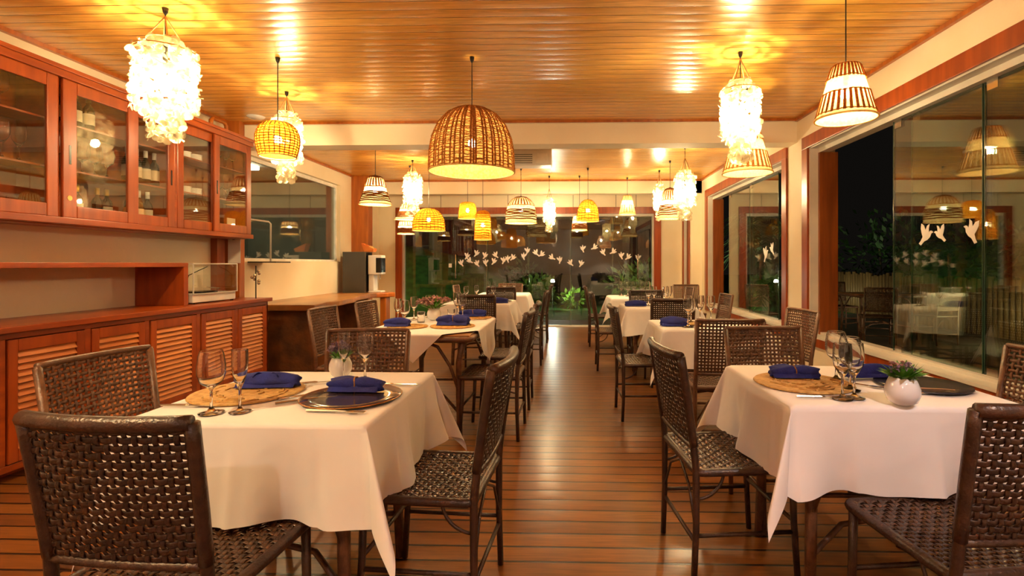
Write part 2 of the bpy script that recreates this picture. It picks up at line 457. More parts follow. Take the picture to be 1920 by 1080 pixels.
MB().box(-2.40, -2.34, YF+.04, YF+.05, 1.18, 1.26).build('lock', M_plastic, dw)

# wooden posts and coving
struct(MB().box(XL, XL+.16, 5.44, YB1-.018, 0, 2.80).build('post', M_orange, bevel=.004))
struct(MB().box(-3.80, -3.50, 8.88, 9.08, 0, HC).build('post', M_orange, bevel=.004))
b = MB(); b.box(XL, XL+.035, Y0, YB1-.02, HC-.03, HC); b.box(XR-.03, XR, Y0, YB1-.02, HC-.03, HC)
b.box(XL, XR, YB1-.04, YB1-.02, HC-.025, HC)
struct(b.build('trim_3', M_orange))
b = MB(); b.box(-3.80, -3.77, YB1+.23, 8.88, HC-.03, HC); b.box(XR-.03, XR, YB1+.23, YB2, HC-.03, HC); b.box(-3.5, XR, YB2-.02, YB2, HC-.025, HC)
struct(b.build('trim_4', M_orange))

# ================================================================= OUTSIDE
struct(MB().box(-30, 40, YF+.15, 60, -.30, -.02).build('ground', M_grass))
struct(MB().box(XR+.26, 9.5, -6, YF+3, -.2, -.015).build('terrace', M_terr))
struct(MB().box(-4, 3, YF+.15, YF+1.3, -.2, -.01).build('path', M_terr))

def leafball(b, c, r, n, size, rnd, squash=1.0):
    for i in range(n):
        d = Vector((rnd.gauss(0, 1), rnd.gauss(0, 1), rnd.gauss(0, 1)*squash)).normalized()
        p = Vector(c)+d*r*(rnd.random()**.4)
        t = (d+Vector((rnd.uniform(-1, 1), rnd.uniform(-1, 1), rnd.uniform(-.6, 1)))*.7).normalized()
        sd = t.cross(Vector((rnd.uniform(-1, 1), rnd.uniform(-1, 1), rnd.uniform(-1, 1)))).normalized()
        s = size*rnd.uniform(.6, 1.3)
        b.add([p, p+t*s*.5+sd*s*.22, p+t*s, p+t*s*.5-sd*s*.22], [(0, 1, 2, 3)])
def shrub(loc, r, n, m, label, cat='shrub', name='shrub', size=.16, squash=1, group=None):
    rnd = random.Random(hash((loc[0]*13, loc[1])) & 0xffff)
    t = thing(name, label, cat, loc, 0, group)
    b = MB()
    for k in range(5):
        leafball(b, (rnd.uniform(-.5, .5)*r, rnd.uniform(-.5, .5)*r, r*(.6+.7*rnd.random())), r*.65, n//5, size, rnd)
    b.build('foliage', m, t)
    s = MB()
    for k in range(4):
        s.tube([(0, 0, -.1), (rnd.uniform(-.3, .3)*r, rnd.uniform(-.3, .3)*r, r*.5), (rnd.uniform(-.6, .6)*r, rnd.uniform(-.6, .6)*r, r*1.1)], .02, 5)
    s.build('stem', M_trunk, t)
    return t
bank = MB().grid(lambda u, v: (-9+7.6*u, 13.2+6*v, -.1+2.1*min(1, v*2.2)*(1-.75*u**3)+.05*math.sin(9*u)*math.sin(8*v)), 30, 20).build('grassy_bank', M_grass, smooth=True)
tag(bank, 'dark green grassy bank rising beyond the glass doors, counter side', 'bank', kind='structure')
# bamboo fence
b = MB(); rnd = random.Random(3)
for i in range(150):
    y = 1.0+i*.115; x = 7.4+rnd.uniform(-.01, .01)
    h = 1.0+rnd.uniform(-.05, .06)
    b.tube([(x, y, -.1), (x, y, h)], .052, 7)
fe = b.build('fence', M_bamboo, smooth=True)
tag(fe, 'upright bamboo cane fence across the dark terrace', 'fence')
b = MB()
for i in range(110):
    x = -5.0+i*.115
    b.tube([(x, 18.3, -.1), (x, 18.3, 1.25+rnd.uniform(-.05, .05))], .052, 6)
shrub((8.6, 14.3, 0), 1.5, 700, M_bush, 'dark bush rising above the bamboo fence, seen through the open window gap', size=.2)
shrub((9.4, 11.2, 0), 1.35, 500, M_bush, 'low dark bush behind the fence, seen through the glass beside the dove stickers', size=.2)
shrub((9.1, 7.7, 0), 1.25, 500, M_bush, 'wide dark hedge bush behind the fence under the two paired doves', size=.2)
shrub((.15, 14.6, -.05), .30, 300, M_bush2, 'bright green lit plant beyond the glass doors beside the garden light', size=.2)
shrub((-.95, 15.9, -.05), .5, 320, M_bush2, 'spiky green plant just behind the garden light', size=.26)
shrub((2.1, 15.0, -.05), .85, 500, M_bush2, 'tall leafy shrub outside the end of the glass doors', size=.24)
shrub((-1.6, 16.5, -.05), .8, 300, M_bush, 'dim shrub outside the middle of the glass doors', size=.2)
def palm(loc, h, label, fr=14, L=1.5, seed=1):
    rnd = random.Random(seed)
    t = thing('palm_tree', label, 'palm', loc)
    s = MB(); s.tube([(0, 0, -.2), (.05, .03, h*.5), (.0, .08, h)], [.17, .13, .11], 9); s.build('trunk', M_trunk, t, smooth=True)
    b = MB()
    for k in range(fr):
        a = 2*PI*k/fr+rnd.uniform(-.2, .2); el = rnd.uniform(-.2, .9)
        d = Vector((math.cos(a), math.sin(a), 0)); prev = None
        for j in range(12):
            u = j/11
            p = Vector((0, .08, h))+d*L*u*math.cos(el*.6)+Vector((0, 0, L*(math.sin(el)*u-1.0*u*u)))
            if prev is not None:
                sd = d.cross(Vector((0, 0, 1)))
                for sg in (-1, 1):
                    tip = p+sd*sg*(.30*math.sin(PI*min(1, u+.15)))+Vector((0, 0, -.12))+d*.1
                    b.add([prev, prev+(p-prev)*.35, tip], [(0, 1, 2)])
                    b.add([prev+(p-prev)*.5, p, tip+d*.06], [(0, 1, 2)])
            prev = p
    b.build('frond', M_bush, t)
    return t
palm((4.6, 11.9, 0), 2.1, 'palm with arching fronds behind the glass of the second side window', seed=2)
palm((3.75, 9.4, 0), .9, 'low palm with drooping fronds right outside the second side window', 12, .9, seed=5)
palm((5.6, 15.6, 0), 2.6, 'taller palm standing farthest behind the second side window', seed=8)

def garden_light(loc, power, label, col=(1, .9, .7), r=.05, shield=True):
    t = thing('garden_light', label, 'lamp', loc)
    MB().tube([(0, 0, -.1-max(0, loc[2]+.05)), (0, 0, .32)], .012, 6).build('spike', M_black, t)
    MB().lathe([(.0, .30), (.045, .31), (.06, .36), (.05, .38)], 12).build('housing', M_black, t)
    MB().lathe([(.0, .365), (r*.8, .375), (r, .40), (r*.8, .44), (0, .455)], 12).build('bulb', emis('garden_bulb', col, power), t, smooth=True)
    if shield: MB().grid(lambda u, v: (.085*math.cos(PI*(1+u)), .085*math.sin(PI*(1+u)), .30+.22*v), 12, 1).build('shield', M_black, t, smooth=True, solid=.003)  # screen on the viewer side, hides the bulb of an added lamp
    return t
garden_light((-.42, 13.9, .38), 260, 'small bright spotlight in the dark garden beyond the glass doors', (1, .95, .8), shield=False)
garden_light((.25, 14.0, -.05), 170, 'added low fill lamp at the foot of the lit green plant', (.9, 1, .6))  # lamps from here down are added to light plants, bank, fence and palms
garden_light((2.3, 14.2, -.05), 60, 'added low fill lamp below the tall shrub outside the glass doors', (1, .9, .55))
garden_light((-6.2, 11.4, -.05), 1500, 'added low fill lamp before the dark grassy bank beyond the glass doors', (.9, 1, .5))
garden_light((6.6, 7.5, -.05), 380, 'added low fill lamp near the bamboo fence behind the glass', (1, .72, .38))
garden_light((3.5, 10.9, -.05), 700, 'added low fill lamp among the palms outside the second side window', (.9, 1, .6))
garden_light((5.6, 12.6, -.05), 250, 'added low fill lamp at the foot of the farthest palm', (.9, 1, .6))

# ================================================================= CHAIRS
def make_chair(nc, nr, wv, wh, mb_, ms_, label, fr=1.0, mf=None):
    M_rattan = mf or MATS['dark_rattan']
    t = thing('rattan_chair', label, 'chair')
    W = .215
    zb0, zb1 = .545, .885
    def yback(z, u):       # u in -1..1
        k = (z-.45)/.45
        return -.205-.065*k**1.2-.028*(1-u*u)*min(1, max(0, k*1.6))
    def P(u, v):           # u,v 0..1
        uu = 2*u-1; z = zb0+(zb1-zb0)*v
        x = uu*(W-.012+.008*v)
        return Vector((x, yback(z, uu), z))
    def nrm(u, v):
        du = P(min(1, u+.01), v)-P(max(0, u-.01), v); dv = P(u, min(1, v+.01))-P(u, max(0, v-.01))
        return du.cross(dv).normalized()
    def weave(P, nrm, nc, nr, wv, wh, amp, name, m):
        b = MB()
        for j in range(nr):
            v = (j+.5)/nr; pts = []; ns = []
            for i in range(2*nc+1):
                u = i/(2*nc)
                s = 0
                if i % 2: s = 1 if ((i//2+j) % 2) else -1
                n = nrm(u, v); pts.append(P(u, v)+n*amp*s); ns.append(n)
            b.ribbon(pts, ns, wh, .0032)
        for i in range(nc):
            u = (i+.5)/nc; pts = []; ns = []
            for j in range(2*nr+1):
                v = j/(2*nr)
                s = 0
                if j % 2: s = -1 if ((i+j//2) % 2) else 1
                n = nrm(u, v); pts.append(P(u, v)+n*amp*s); ns.append(n)
            b.ribbon(pts, ns, wv, .0032)
        return b.build(name, m, t, smooth=True)
    weave(P, nrm, nc, nr, wv, wh, .0035, 'backrest', mb_)
    def S(u, v): return Vector(((2*u-1)*(W-.01-.008*(1-v)), -.195+.40*v, .452-.012*math.sin(PI*v)*math.sin(PI*u)))
    def sn(u, v): return Vector((0, 0, 1))
    weave(S, sn, 18, 17, .0165, .0175, .0048, 'seat', ms_)
    # back frame: top rail thick and wrapped, two uprights, bottom rail
    b = MB()
    top = [P(i/12, 1)+Vector((0, -.002, .008)) for i in range(13)]
    b.tube(top, .0185*fr, 10)
    b.tube([P(i/12, 0)+Vector((0, 0, -.006)) for i in range(13)], .011, 8)
    for u in (0, 1):
        b.tube([P(u, v/8)+Vector((0, 0, .008*v/8)) for v in range(9)], .0165*fr, 8)
    b.build('back_frame', M_rattan, t, smooth=True)
    # seat frame, rounded wrapped rim
    b = MB(); zz = .445
    loop = []
    for cx, cy, a0 in ((W-.03, .18, 0), (-W+.03, .18, 90), (-W+.03, -.175, 180), (W-.03, -.175, 270)):
        for k in range(5):
            a = math.radians(a0+k*22.5); loop.append((cx+.028*math.cos(a), cy+.028*math.sin(a), zz))
    b.tube(loop, .0165, 8, closed=True)
    b.build('seat_frame', M_rattan, t, smooth=True)
    for sx in (-1, 1):
        x = sx*(W-.008)
        MB().tube([(sx*(W-.012), -.215, 0), (x, -.207, .22), (x, -.207, .45), (sx*(W-.012), yback(.56, 1), .56), (sx*(W-.004), yback(.885, 1), .885)], [.0125, .0135, .0145, .0145, .0135], 8).build('leg', M_rattan, t, smooth=True)
        MB().tube([(x*1.02, .20, 0), (x, .185, .25), (x, .18, .445)], [.0125, .0135, .0145], 8).build('leg', M_rattan, t, smooth=True)
        MB().tube([(x, -.207, .20), (x, .187, .20)], .0085, 7).build('stretcher', M_rattan, t, smooth=True)
        MB().tube([(x*.99, -.205+.11*math.sin(k*PI/16), .34+.11*(1-math.cos(k*PI/16))-.0) for k in range(9)], .006, 6).build('brace', M_rattan, t, smooth=True)
    MB().tube([(-W+.01, .187, .24), (W-.01, .187, .24)], .0085, 7).build('stretcher', M_rattan, t, smooth=True)
    MB().tube([(-W+.01, -.207, .17), (W-.01, -.207, .17)], .0085, 7).build('stretcher', M_rattan, t, smooth=True)
    MB().tube([(-W+.01, -.207, .22), (-.12, -.205, .36), (0, -.2, .42), (.12, -.205, .36), (W-.01, -.207, .22)], .006, 6).build('brace', M_rattan, t, smooth=True)
    return t
chair_t = make_chair(19, 17, .0140, .0165, M_rattan, M_seat, '')
chair_o = make_chair(19, 16, .0118, .0125, M_rattan_c, M_seat, '', .62, M_rattan_c)
first = {'t': True, 'o': True}
def chair(kind, B, deg, label, group=None):
    th = math.radians(deg); d = Vector((-math.sin(th), math.cos(th)))
    loc = (B[0]+d.x*.27, B[1]+d.y*.27, 0)
    src = chair_t if kind == 't' else chair_o
    if first[kind]:
        first[kind] = False
        src.location = loc; src.rotation_euler = (0, 0, th); src['label'] = label
        if group: src['group'] = group
        KIDS[src.name] = kids(src)
        return src
    return dup(src, loc, th, label, group)
g = 'woven rattan dining chairs'
chair('t', (-1.055, 1.14), -4, 'big dark woven chair showing its back, pushed up to the table beside the louvred sideboard', g)
chair('o', (-1.83, 1.95), -97, 'tightly woven chair between the louvred sideboard and the first table', g)
chair('t', (-.24, 1.92), 86, 'dark woven chair on the aisle side of the table with tan mat and smoky charger', g)
chair('o', (-1.07, 2.72), 185, 'open-grid woven chair behind the egg vase, facing the louvred-side front table', g)
chair('o', (-1.98, 4.08), -93, 'woven chair beside the slab counter end, facing the long table', g)
chair('o', (-1.90, 4.76), -93, 'chair second along the slab counter, facing the long table with the flower bowl', g)
chair('t', (-.29, 3.80), 88, 'aisle chair at the bare corner of the long table', g)
chair('t', (-.28, 4.58), 90, 'aisle chair at the second place of the long table', g)
chair('t', (-1.03, 5.70), 0, 'dark chair back at the end of the long table, below the tall golden lamp', g)
chair('t', (-.28, 6.50), 90, 'aisle chair beside the table after the long one', g)
chair('t', (-1.00, 7.62), 0, 'chair back with glasses before it, between the two far tables of the counter-side row', g)
chair('t', (-.28, 8.30), 90, 'aisle chair nearest the glass doors in the counter-side row', g)
chair('o', (-1.03, 9.15), 180, 'pale chair back closest to the glass doors in the counter-side row', g)
chair('o', (-1.85, 8.40), -90, 'chair just visible beside the last counter-side table, near the lawn pane', g)
chair('t', (.41, 2.19), -84, 'dark aisle chair with glossy seat tucked to the window-side front table', g)
chair('t', (1.205, 1.30), 7, 'dark wrapped-rim chair showing its back, in front of the slate charger', g)
chair('o', (1.93, 2.09), 90, 'reddish open-grid chair against the wooden sill beside the slate charger', g)
chair('o', (1.085, 2.88), 184, 'brown grid-back chair facing the window-side front table across the tan mat', g)
chair('o', (1.03, 3.28), -1, 'square-back grid chair back to back with the one facing the front window table', g)
chair('o', (1.80, 3.98), 96, 'tilted woven chair beside the white pillar between two windows', g)
chair('t', (.37, 4.28), -88, 'aisle chair with pale striped seat by the second window-side table', g)
chair('t', (1.05, 5.14), 0, 'wide chair back behind the tall wine glass of the second window-side table', g)
chair('t', (.29, 6.2), -90, 'aisle chair at the third window-side table', g)
chair('t', (1.02, 6.75), 180, 'small chair back behind the third window-side table', g)
chair('o', (1.84, 6.0), 92, 'upright chair by the second side window, beyond three wine glasses', g)
chair('t', (.27, 7.95), -90, 'aisle chair closest to the glass doors in the window-side row', g)
chair('o', (1.86, 7.85), 92, 'leaning chair edge-on at the far window-side table', g)
chair('o', (2.0, 8.75), 180, 'low chair back in the corner by the narrow end window', g)

# ================================================================= TABLES AND CLOTHS
def make_table(w_, d_, label, loc, rz=0):
    t = thing('dining_table', label, 'table', loc, rz, 'dark rattan tables')
    hx, hy = w_/2, d_/2
    MB().box(-hx+.01, hx-.01, -hy+.01, hy-.01, .725, .752).build('tabletop', M_slab, t, bevel=.004)
    loop = []
    for cx, cy, a0 in ((hx-.05, hy-.05, 0), (-hx+.05, hy-.05, 90), (-hx+.05, -hy+.05, 180), (hx-.05, -hy+.05, 270)):
        for k in range(5):
            a = math.radians(a0+k*22.5); loop.append((cx+.045*math.cos(a), cy+.045*math.sin(a), .722))
    MB().tube(loop, .022, 8, closed=True).build('top_frame', M_rattan_c, t, smooth=True)
    ix, iy = hx-.09, hy-.09
    for sx in (-1, 1):
        for sy in (-1, 1):
            MB().tube([(sx*ix, sy*iy, 0), (sx*(ix-.01), sy*(iy-.01), .3), (sx*(ix-.01), sy*(iy-.01), .55), (sx*(ix+.03), sy*(iy+.03), .72)], [.02, .022, .022, .022], 8).build('leg', M_rattan_c, t, smooth=True)
            MB().tube([(sx*(ix-.01), sy*iy, .35), (sx*(ix-.07), sy*iy, .52), (sx*(ix-.16), sy*iy, .66), (sx*(ix-.3), sy*iy, .71)], .012, 7).build('brace', M_rattan_c, t, smooth=True)
    for sy in (-1, 1):
        MB().tube([(-ix, sy*iy, .18), (-ix*.4, sy*iy*.5, .24), (0, sy*iy*.42, .25), (ix*.4, sy*iy*.5, .24), (ix, sy*iy, .18)], .011, 7).build('stretcher', M_rattan_c, t, smooth=True)
    return t
def cloth(cx, cy, tw, td, cw, cd, rot, label, seed, rz=0, n=112, shift=(0, 0), tuck=None):
    """cloth of cw x cd laid at angle rot on a table tw x td; what passes the edge hangs down"""
    rnd = random.Random(seed); hx, hy = tw/2, td/2
    c, s = math.cos(rot), math.sin(rot)
    ph = [rnd.uniform(0, 6.28) for _ in range(8)]
    cr = [rnd.uniform(-.25, .25) for _ in range(4)]
    def crease(q): return sum(.010*(1 if i % 2 else -1)*math.exp(-((q-c_)/.016)**2) for i, c_ in enumerate(cr))
    def fn(u, v):
        a, b_ = (u-.5)*cw, (v-.5)*cd
        x, y = a*c-b_*s+shift[0], a*s+b_*c+shift[1]
        ex = abs(x)-hx; ey = abs(y)-hy; sx = 1 if x > 0 else -1; sy = 1 if y > 0 else -1
        z0 = .762
        rr = .012
        if ex <= 0 and ey <= 0:
            z = z0+.0012*math.sin(9*x+ph[0])*math.sin(8*y+ph[1])
            return (x, y, z)
        if ex > 0 and ey <= 0:
            h = ex; f = min(1, h/.3)
            k = y*2.6
            rip = .020*math.sin(k*6+ph[2]*sx)+.012*math.sin(k*11+ph[3])
            edge = max(0, 1-(-ey)/.22)      # opens towards the corner
            off = rr+h*(.05+.07*edge**2)+rip*f*f*1.1+crease(y)*f
            return (sx*(hx+off), y+sy*h*.10*edge**2, z0-h*.985+.004*math.sin(20*y)*f)
        if ey > 0 and ex <= 0:
            h = ey; f = min(1, h/.3)
            k = x*2.6
            rip = .020*math.sin(k*6+ph[4]*sy)+.012*math.sin(k*11+ph[5])
            edge = max(0, 1-(-ex)/.22)
            off = rr+h*(.05+.07*edge**2)+rip*f*f*1.1+crease(x)*f
            return (x+sx*h*.10*edge**2, sy*(hy+off), z0-h*.985+.004*math.sin(20*x)*f)
        rho = math.hypot(ex, ey); al = math.atan2(ey, ex)
        w0 = math.sin(2*al)
        fold = .12+.20*w0**1.3+.05*math.sin(4*al+ph[6])*w0
        # direction turns from x-normal to y-normal, squeezed to form one hanging fold
        tt = al/(PI/2); tt2 = .5+(tt-.5)*(1.0-.1*w0)
        if tuck == (sx, sy): fold *= .35
        rh = rho*fold; A = tt2*PI/2
        px = hx+rr+rh*math.cos(A)*(1.0)+ (0.10*rho)*(math.sin(A)); py = hy+rr+rh*math.sin(A)+(0.10*rho)*(math.cos(A))
        zz = z0-rho*math.sqrt(max(.1, 1-fold*fold))*.985
        return (sx*px, sy*py, zz)
    b = MB().grid(fn, n, n)
    o = b.build('tablecloth', M_cloth, smooth=True)
    o.location = (cx, cy, 0); o.rotation_euler = (0, 0, rz)
    tag(o, label, 'tablecloth', 'white tablecloths')
    return o
ORD = ['first', 'second', 'third', 'fourth', 'fifth', 'sixth', 'seventh', 'eighth', 'ninth', 'tenth', 'eleventh', 'twelfth', 'thirteenth', 'fourteenth', 'fifteenth', 'sixteenth', 'seventeenth', 'eighteenth', 'nineteenth', 'twentieth', 'twenty-first', 'twenty-second', 'twenty-third', 'twenty-fourth', 'twenty-fifth', 'twenty-sixth', 'twenty-seventh']
TB = {'T1': (-1.0, 1.91, .76, .74), 'T2': (-1.07, 4.18, .80, 1.30), 'T3': (-1.13, 6.60, .80, .80), 'T4': (-1.06, 8.42, .80, .78),
      'R1': (1.18, 2.14, .80, .70), 'R2': (1.10, 4.17, .76, .66), 'R3': (1.05, 6.02, .80, .70), 'R4': (1.02, 7.68, .80, .76)}
TL = {'T1': 'front table beside the louvred sideboard', 'T2': 'long table with a bare corner and pink flowers', 'T3': 'table behind the long one in the counter-side row',
      'T4': 'last counter-side table before the glass doors', 'R1': 'front table by the big side window', 'R2': 'second table by the big side window, below the white pillar',
      'R3': 'third table of the window-side row', 'R4': 'last window-side table before the glass doors'}
for k, (cx, cy_, w_, d_) in TB.items():
    make_table(w_-.02, d_-.02, 'dark rattan-legged '+TL[k], (cx, cy_, 0))
cloth(-1.0, 1.91, .76, .74, 1.38, 1.34, 0, 'white linen cloth on the front table beside the louvred sideboard', 3, tuck=(-1, -1))
cloth(1.18, 2.14, .80, .70, 1.42, 1.30, 0, 'white linen cloth on the front table by the big side window', 5)
cloth(-1.07, 4.18, .80, 1.30, 1.20, 1.20, PI/4, 'white cloth laid cornerwise so the long table shows a bare corner', 7)
cloth(-1.13, 6.60, .80, .80, 1.45, 1.45, 0, 'white cloth on the table behind the long one', 9, n=50)
cloth(-1.06, 8.42, .80, .78, 1.4, 1.4, 0, 'white cloth on the last counter-side table before the glass doors', 11, n=50)
cloth(1.10, 4.17, .76, .66, 1.36, 1.24, 0, 'white cloth on the second window-side table', 13, n=60)
cloth(1.05, 6.02, .80, .70, 1.36, 1.26, .06, 'white cloth with a slanting hem on the third window-side table', 15, n=50)
cloth(1.02, 7.68, .80, .76, 1.36, 1.32, 0, 'pale cloth on the last window-side table before the glass doors', 17, n=50)

# ================================================================= TABLEWARE
ZT = .765
def stemware(kind):
    """outer and inner wall of a stemmed glass"""
    if kind == 'goblet':
        out = [(.0, 0), (.036, .001), (.037, .003), (.012, .009), (.0045, .02), (.0038, .05), (.0045, .075), (.015, .085), (.032, .10), (.040, .125), (.041, .15), (.036, .185), (.032, .20)]
        inn = [(.0308, .20), (.0348, .185), (.0397, .15), (.0387, .125), (.031, .102), (.013, .089), (0, .087)]
    elif kind == 'flute':
        out = [(.0, 0), (.032, .001), (.033, .003), (.011, .008), (.004, .018), (.0038, .05), (.005, .08), (.012, .095), (.021, .125), (.0245, .16), (.024, .205)]
        inn = [(.0228, .205), (.0233, .16), (.0198, .125), (.010, .098), (0, .094)]
    elif kind == 'wine':
        out = [(.0, 0), (.035, .001), (.036, .003), (.012, .009), (.0045, .02), (.004, .05), (.005, .078), (.014, .092), (.028, .118), (.0325, .145), (.031, .175), (.029, .20)]
        inn = [(.0278, .20), (.0298, .175), (.0312, .145), (.0268, .119), (.012, .096), (0, .094)]
    else:
        out = [(.0, 0), (.030, .0), (.033, .09)]; inn = [(.0315, .09), (.0285, .008), (0, .008)]
    (ra, za), (rb, zb_) = out[-1], inn[0]
    out = out[:-1]+[(ra+.0001, za-.0015), (ra, za-.0003), (ra-.0003, za)]; inn = [(rb+.0003, zb_), (rb, zb_-.0003), (rb+.0001, zb_-.0015)]+inn[1:]
    o = MB().lathe(out+inn, 28).build({'goblet': 'goblet', 'flute': 'champagne_flute', 'wine': 'wine_glass', 'tumbler': 'tumbler'}[kind], M_stem, smooth=True)
    return o
GS = {}
def glass(kind, x, y, label, group=None, s=1.0, z=None):
    z = ZT if z is None else z
    if kind not in GS:
        GS[kind] = stemware(kind); o = GS[kind]
    else:
        o = GS[kind].copy(); COL.objects.link(o)
        for kk in ('group',):
            if kk in o: del o[kk]
    o.location = (x, y, z); o.scale = (s, s, s)
    tag(o, label, 'glass', group); return o

def placemat(x, y, r, label, z=ZT):
    b = MB()
    b.lathe([(0, 0.0), (r, 0.0), (r+.004, .003), (r, .007), (r-.012, .006), (r*.5, .0055), (0, .0055)], 40)
    rnd = random.Random(int(x*100)+int(y*7))
    for k in range(34):      # raised braided arcs
        a = rnd.uniform(0, 6.28); rr = r*rnd.uniform(.2, .9); L_ = rnd.uniform(.25, .6)
        b.tube([(rr*math.cos(a+L_*q/5)*(1+.05*math.sin(q)), rr*math.sin(a+L_*q/5), .007) for q in range(6)], .003, 5)
    o = b.build('placemat', M_matt, smooth=True); o.location = (x, y, z)
    return tag(o, label, 'placemat')
def charger(x, y, r, m, label, z=ZT, rim=True):
    t = thing('charger_plate', label, 'plate', (x, y, z))
    MB().lathe([(0, 0), (r*.7, 0), (r, .006), (r, .009), (r*.68, .004), (0, .004)], 44).build('plate', m, t, smooth=True)
    if rim: MB().tube([(r*math.cos(2*PI*k/44), r*math.sin(2*PI*k/44), .008) for k in range(44)], .0022, 6, closed=True).build('rim', M_rim, t, smooth=True)
    return t
def napkin(x, y, L_, ang, label, z, ring=True, bow=False, fat=1.0):
    t = thing('napkin', label, 'napkin', (x, y, z), math.radians(ang))
    b = MB(); h = L_/2; rnd = random.Random(int(x*977+y*131))
    N_ = 14; ph_ = rnd.uniform(0, 6)
    pts = []; rs = []
    def ring_at(u):
        x_ = (u-.5)*L_
        pinch = 1-.45*math.exp(-((u-.5)/.07)**2) if ring else 1
        rw = .028*fat*(pinch)*(.80+.25*math.sin(PI*u*.9+.25)); rh_ = .025*fat*(1-.35*(1-pinch))*(.8+.3*math.sin(PI*u))
        return x_, rw, rh_
    K = 18
    def fn(u, v):
        x_, rw, rh_ = ring_at(u)
        a = 2*PI*v+math.pi/2
        fold = 1+.10*math.sin(3*a+ph_+u*2)+.06*math.sin(5*a+u*7)
        return (x_+.006*math.sin(4*a), rw*fold*math.cos(a), rh_*1.0+rh_*fold*math.sin(a))
    b.grid(fn, N_, K)
    # inner spiral layers seen at the two ends
    for sgn in (0, 1):
        x_, rw, rh_ = ring_at(sgn)
        cpt = (x_*.97, 0, rh_)
        ringv = [fn(sgn, k/K) for k in range(K)]
        b.add([cpt]+ringv, [(0, 1+k, 1+(k+1) % K) for k in range(K)])
    # loose outer flap
    b.grid(lambda u, v: ((u-.5)*L_*.96, -.020*fat-.020*v*fat*(1+.2*math.sin(6*u)), .020*fat*(1-v)**1.8+.003), 10, 4)
    b.build('folded_cloth', M_napkin, t, smooth=True, solid=.0015)
    if ring:
        rr = [(0.004*math.sin(k), (.0225*fat)*math.cos(2*PI*k/16), .024*fat+.026*fat*math.sin(2*PI*k/16)) for k in range(16)]
        MB().tube(rr, .0028, 6, closed=True).build('ring', M_twine, t, smooth=True)
    if bow:
        bb = MB()
        for sg in (-1, 1):
            bb.grid(lambda u, v, sg=sg: (sg*(.008+.040*u), (v-.5)*.035*(.5+u), .040+.018*math.sin(PI*u)*(1-.3*v)), 5, 4)
        bb.build('bow', M_napkin, t, smooth=True, solid=.002)
    return t
def cutlery(kind, x, y, ang, label, z=ZT, L_=.2):
    b = MB()
    if kind == 'knife':
        b.tube([(-L_/2, 0, .004), (-L_*.05, 0, .0045), (0, 0, .004)], [.004, .0048, .003], 6)
        b.prism([(0, -.005), (L_*.42, -.006), (L_/2, 0), (L_*.45, .006), (0, .005)], .003, .0045)
    elif kind == 'fork':
        b.tube([(-L_/2, 0, .004), (0, 0, .005), (L_*.18, 0, .004)], [.005, .003, .003], 6)
        b.prism([(L_*.18, -.004), (L_*.24, -.011), (L_*.32, -.011), (L_*.32, .011), (L_*.24, .011), (L_*.18, .004)], .003, .0048)
        for q in range(4):
            yy = -.0095+q*.0063
            b.box(L_*.32, L_*.5, yy-.0014, yy+.0014, .003, .005)
    else:
        b.tube([(-L_/2, 0, .004), (L_*.2, 0, .005)], [.005, .003], 6)
        b.lathe([(0, .002), (.012, .003), (.019, .007), (.018, .0075), (.01, .004), (0, .0035)], 14, (L_*.36, 0, 0))
    o = b.build({'knife': 'knife', 'fork': 'fork', 'spoon': 'spoon'}[kind], M_silver, smooth=(kind == 'spoon'))
    o.location = (x, y, z); o.rotation_euler = (0, 0, math.radians(ang))
    return tag(o, label, 'cutlery')
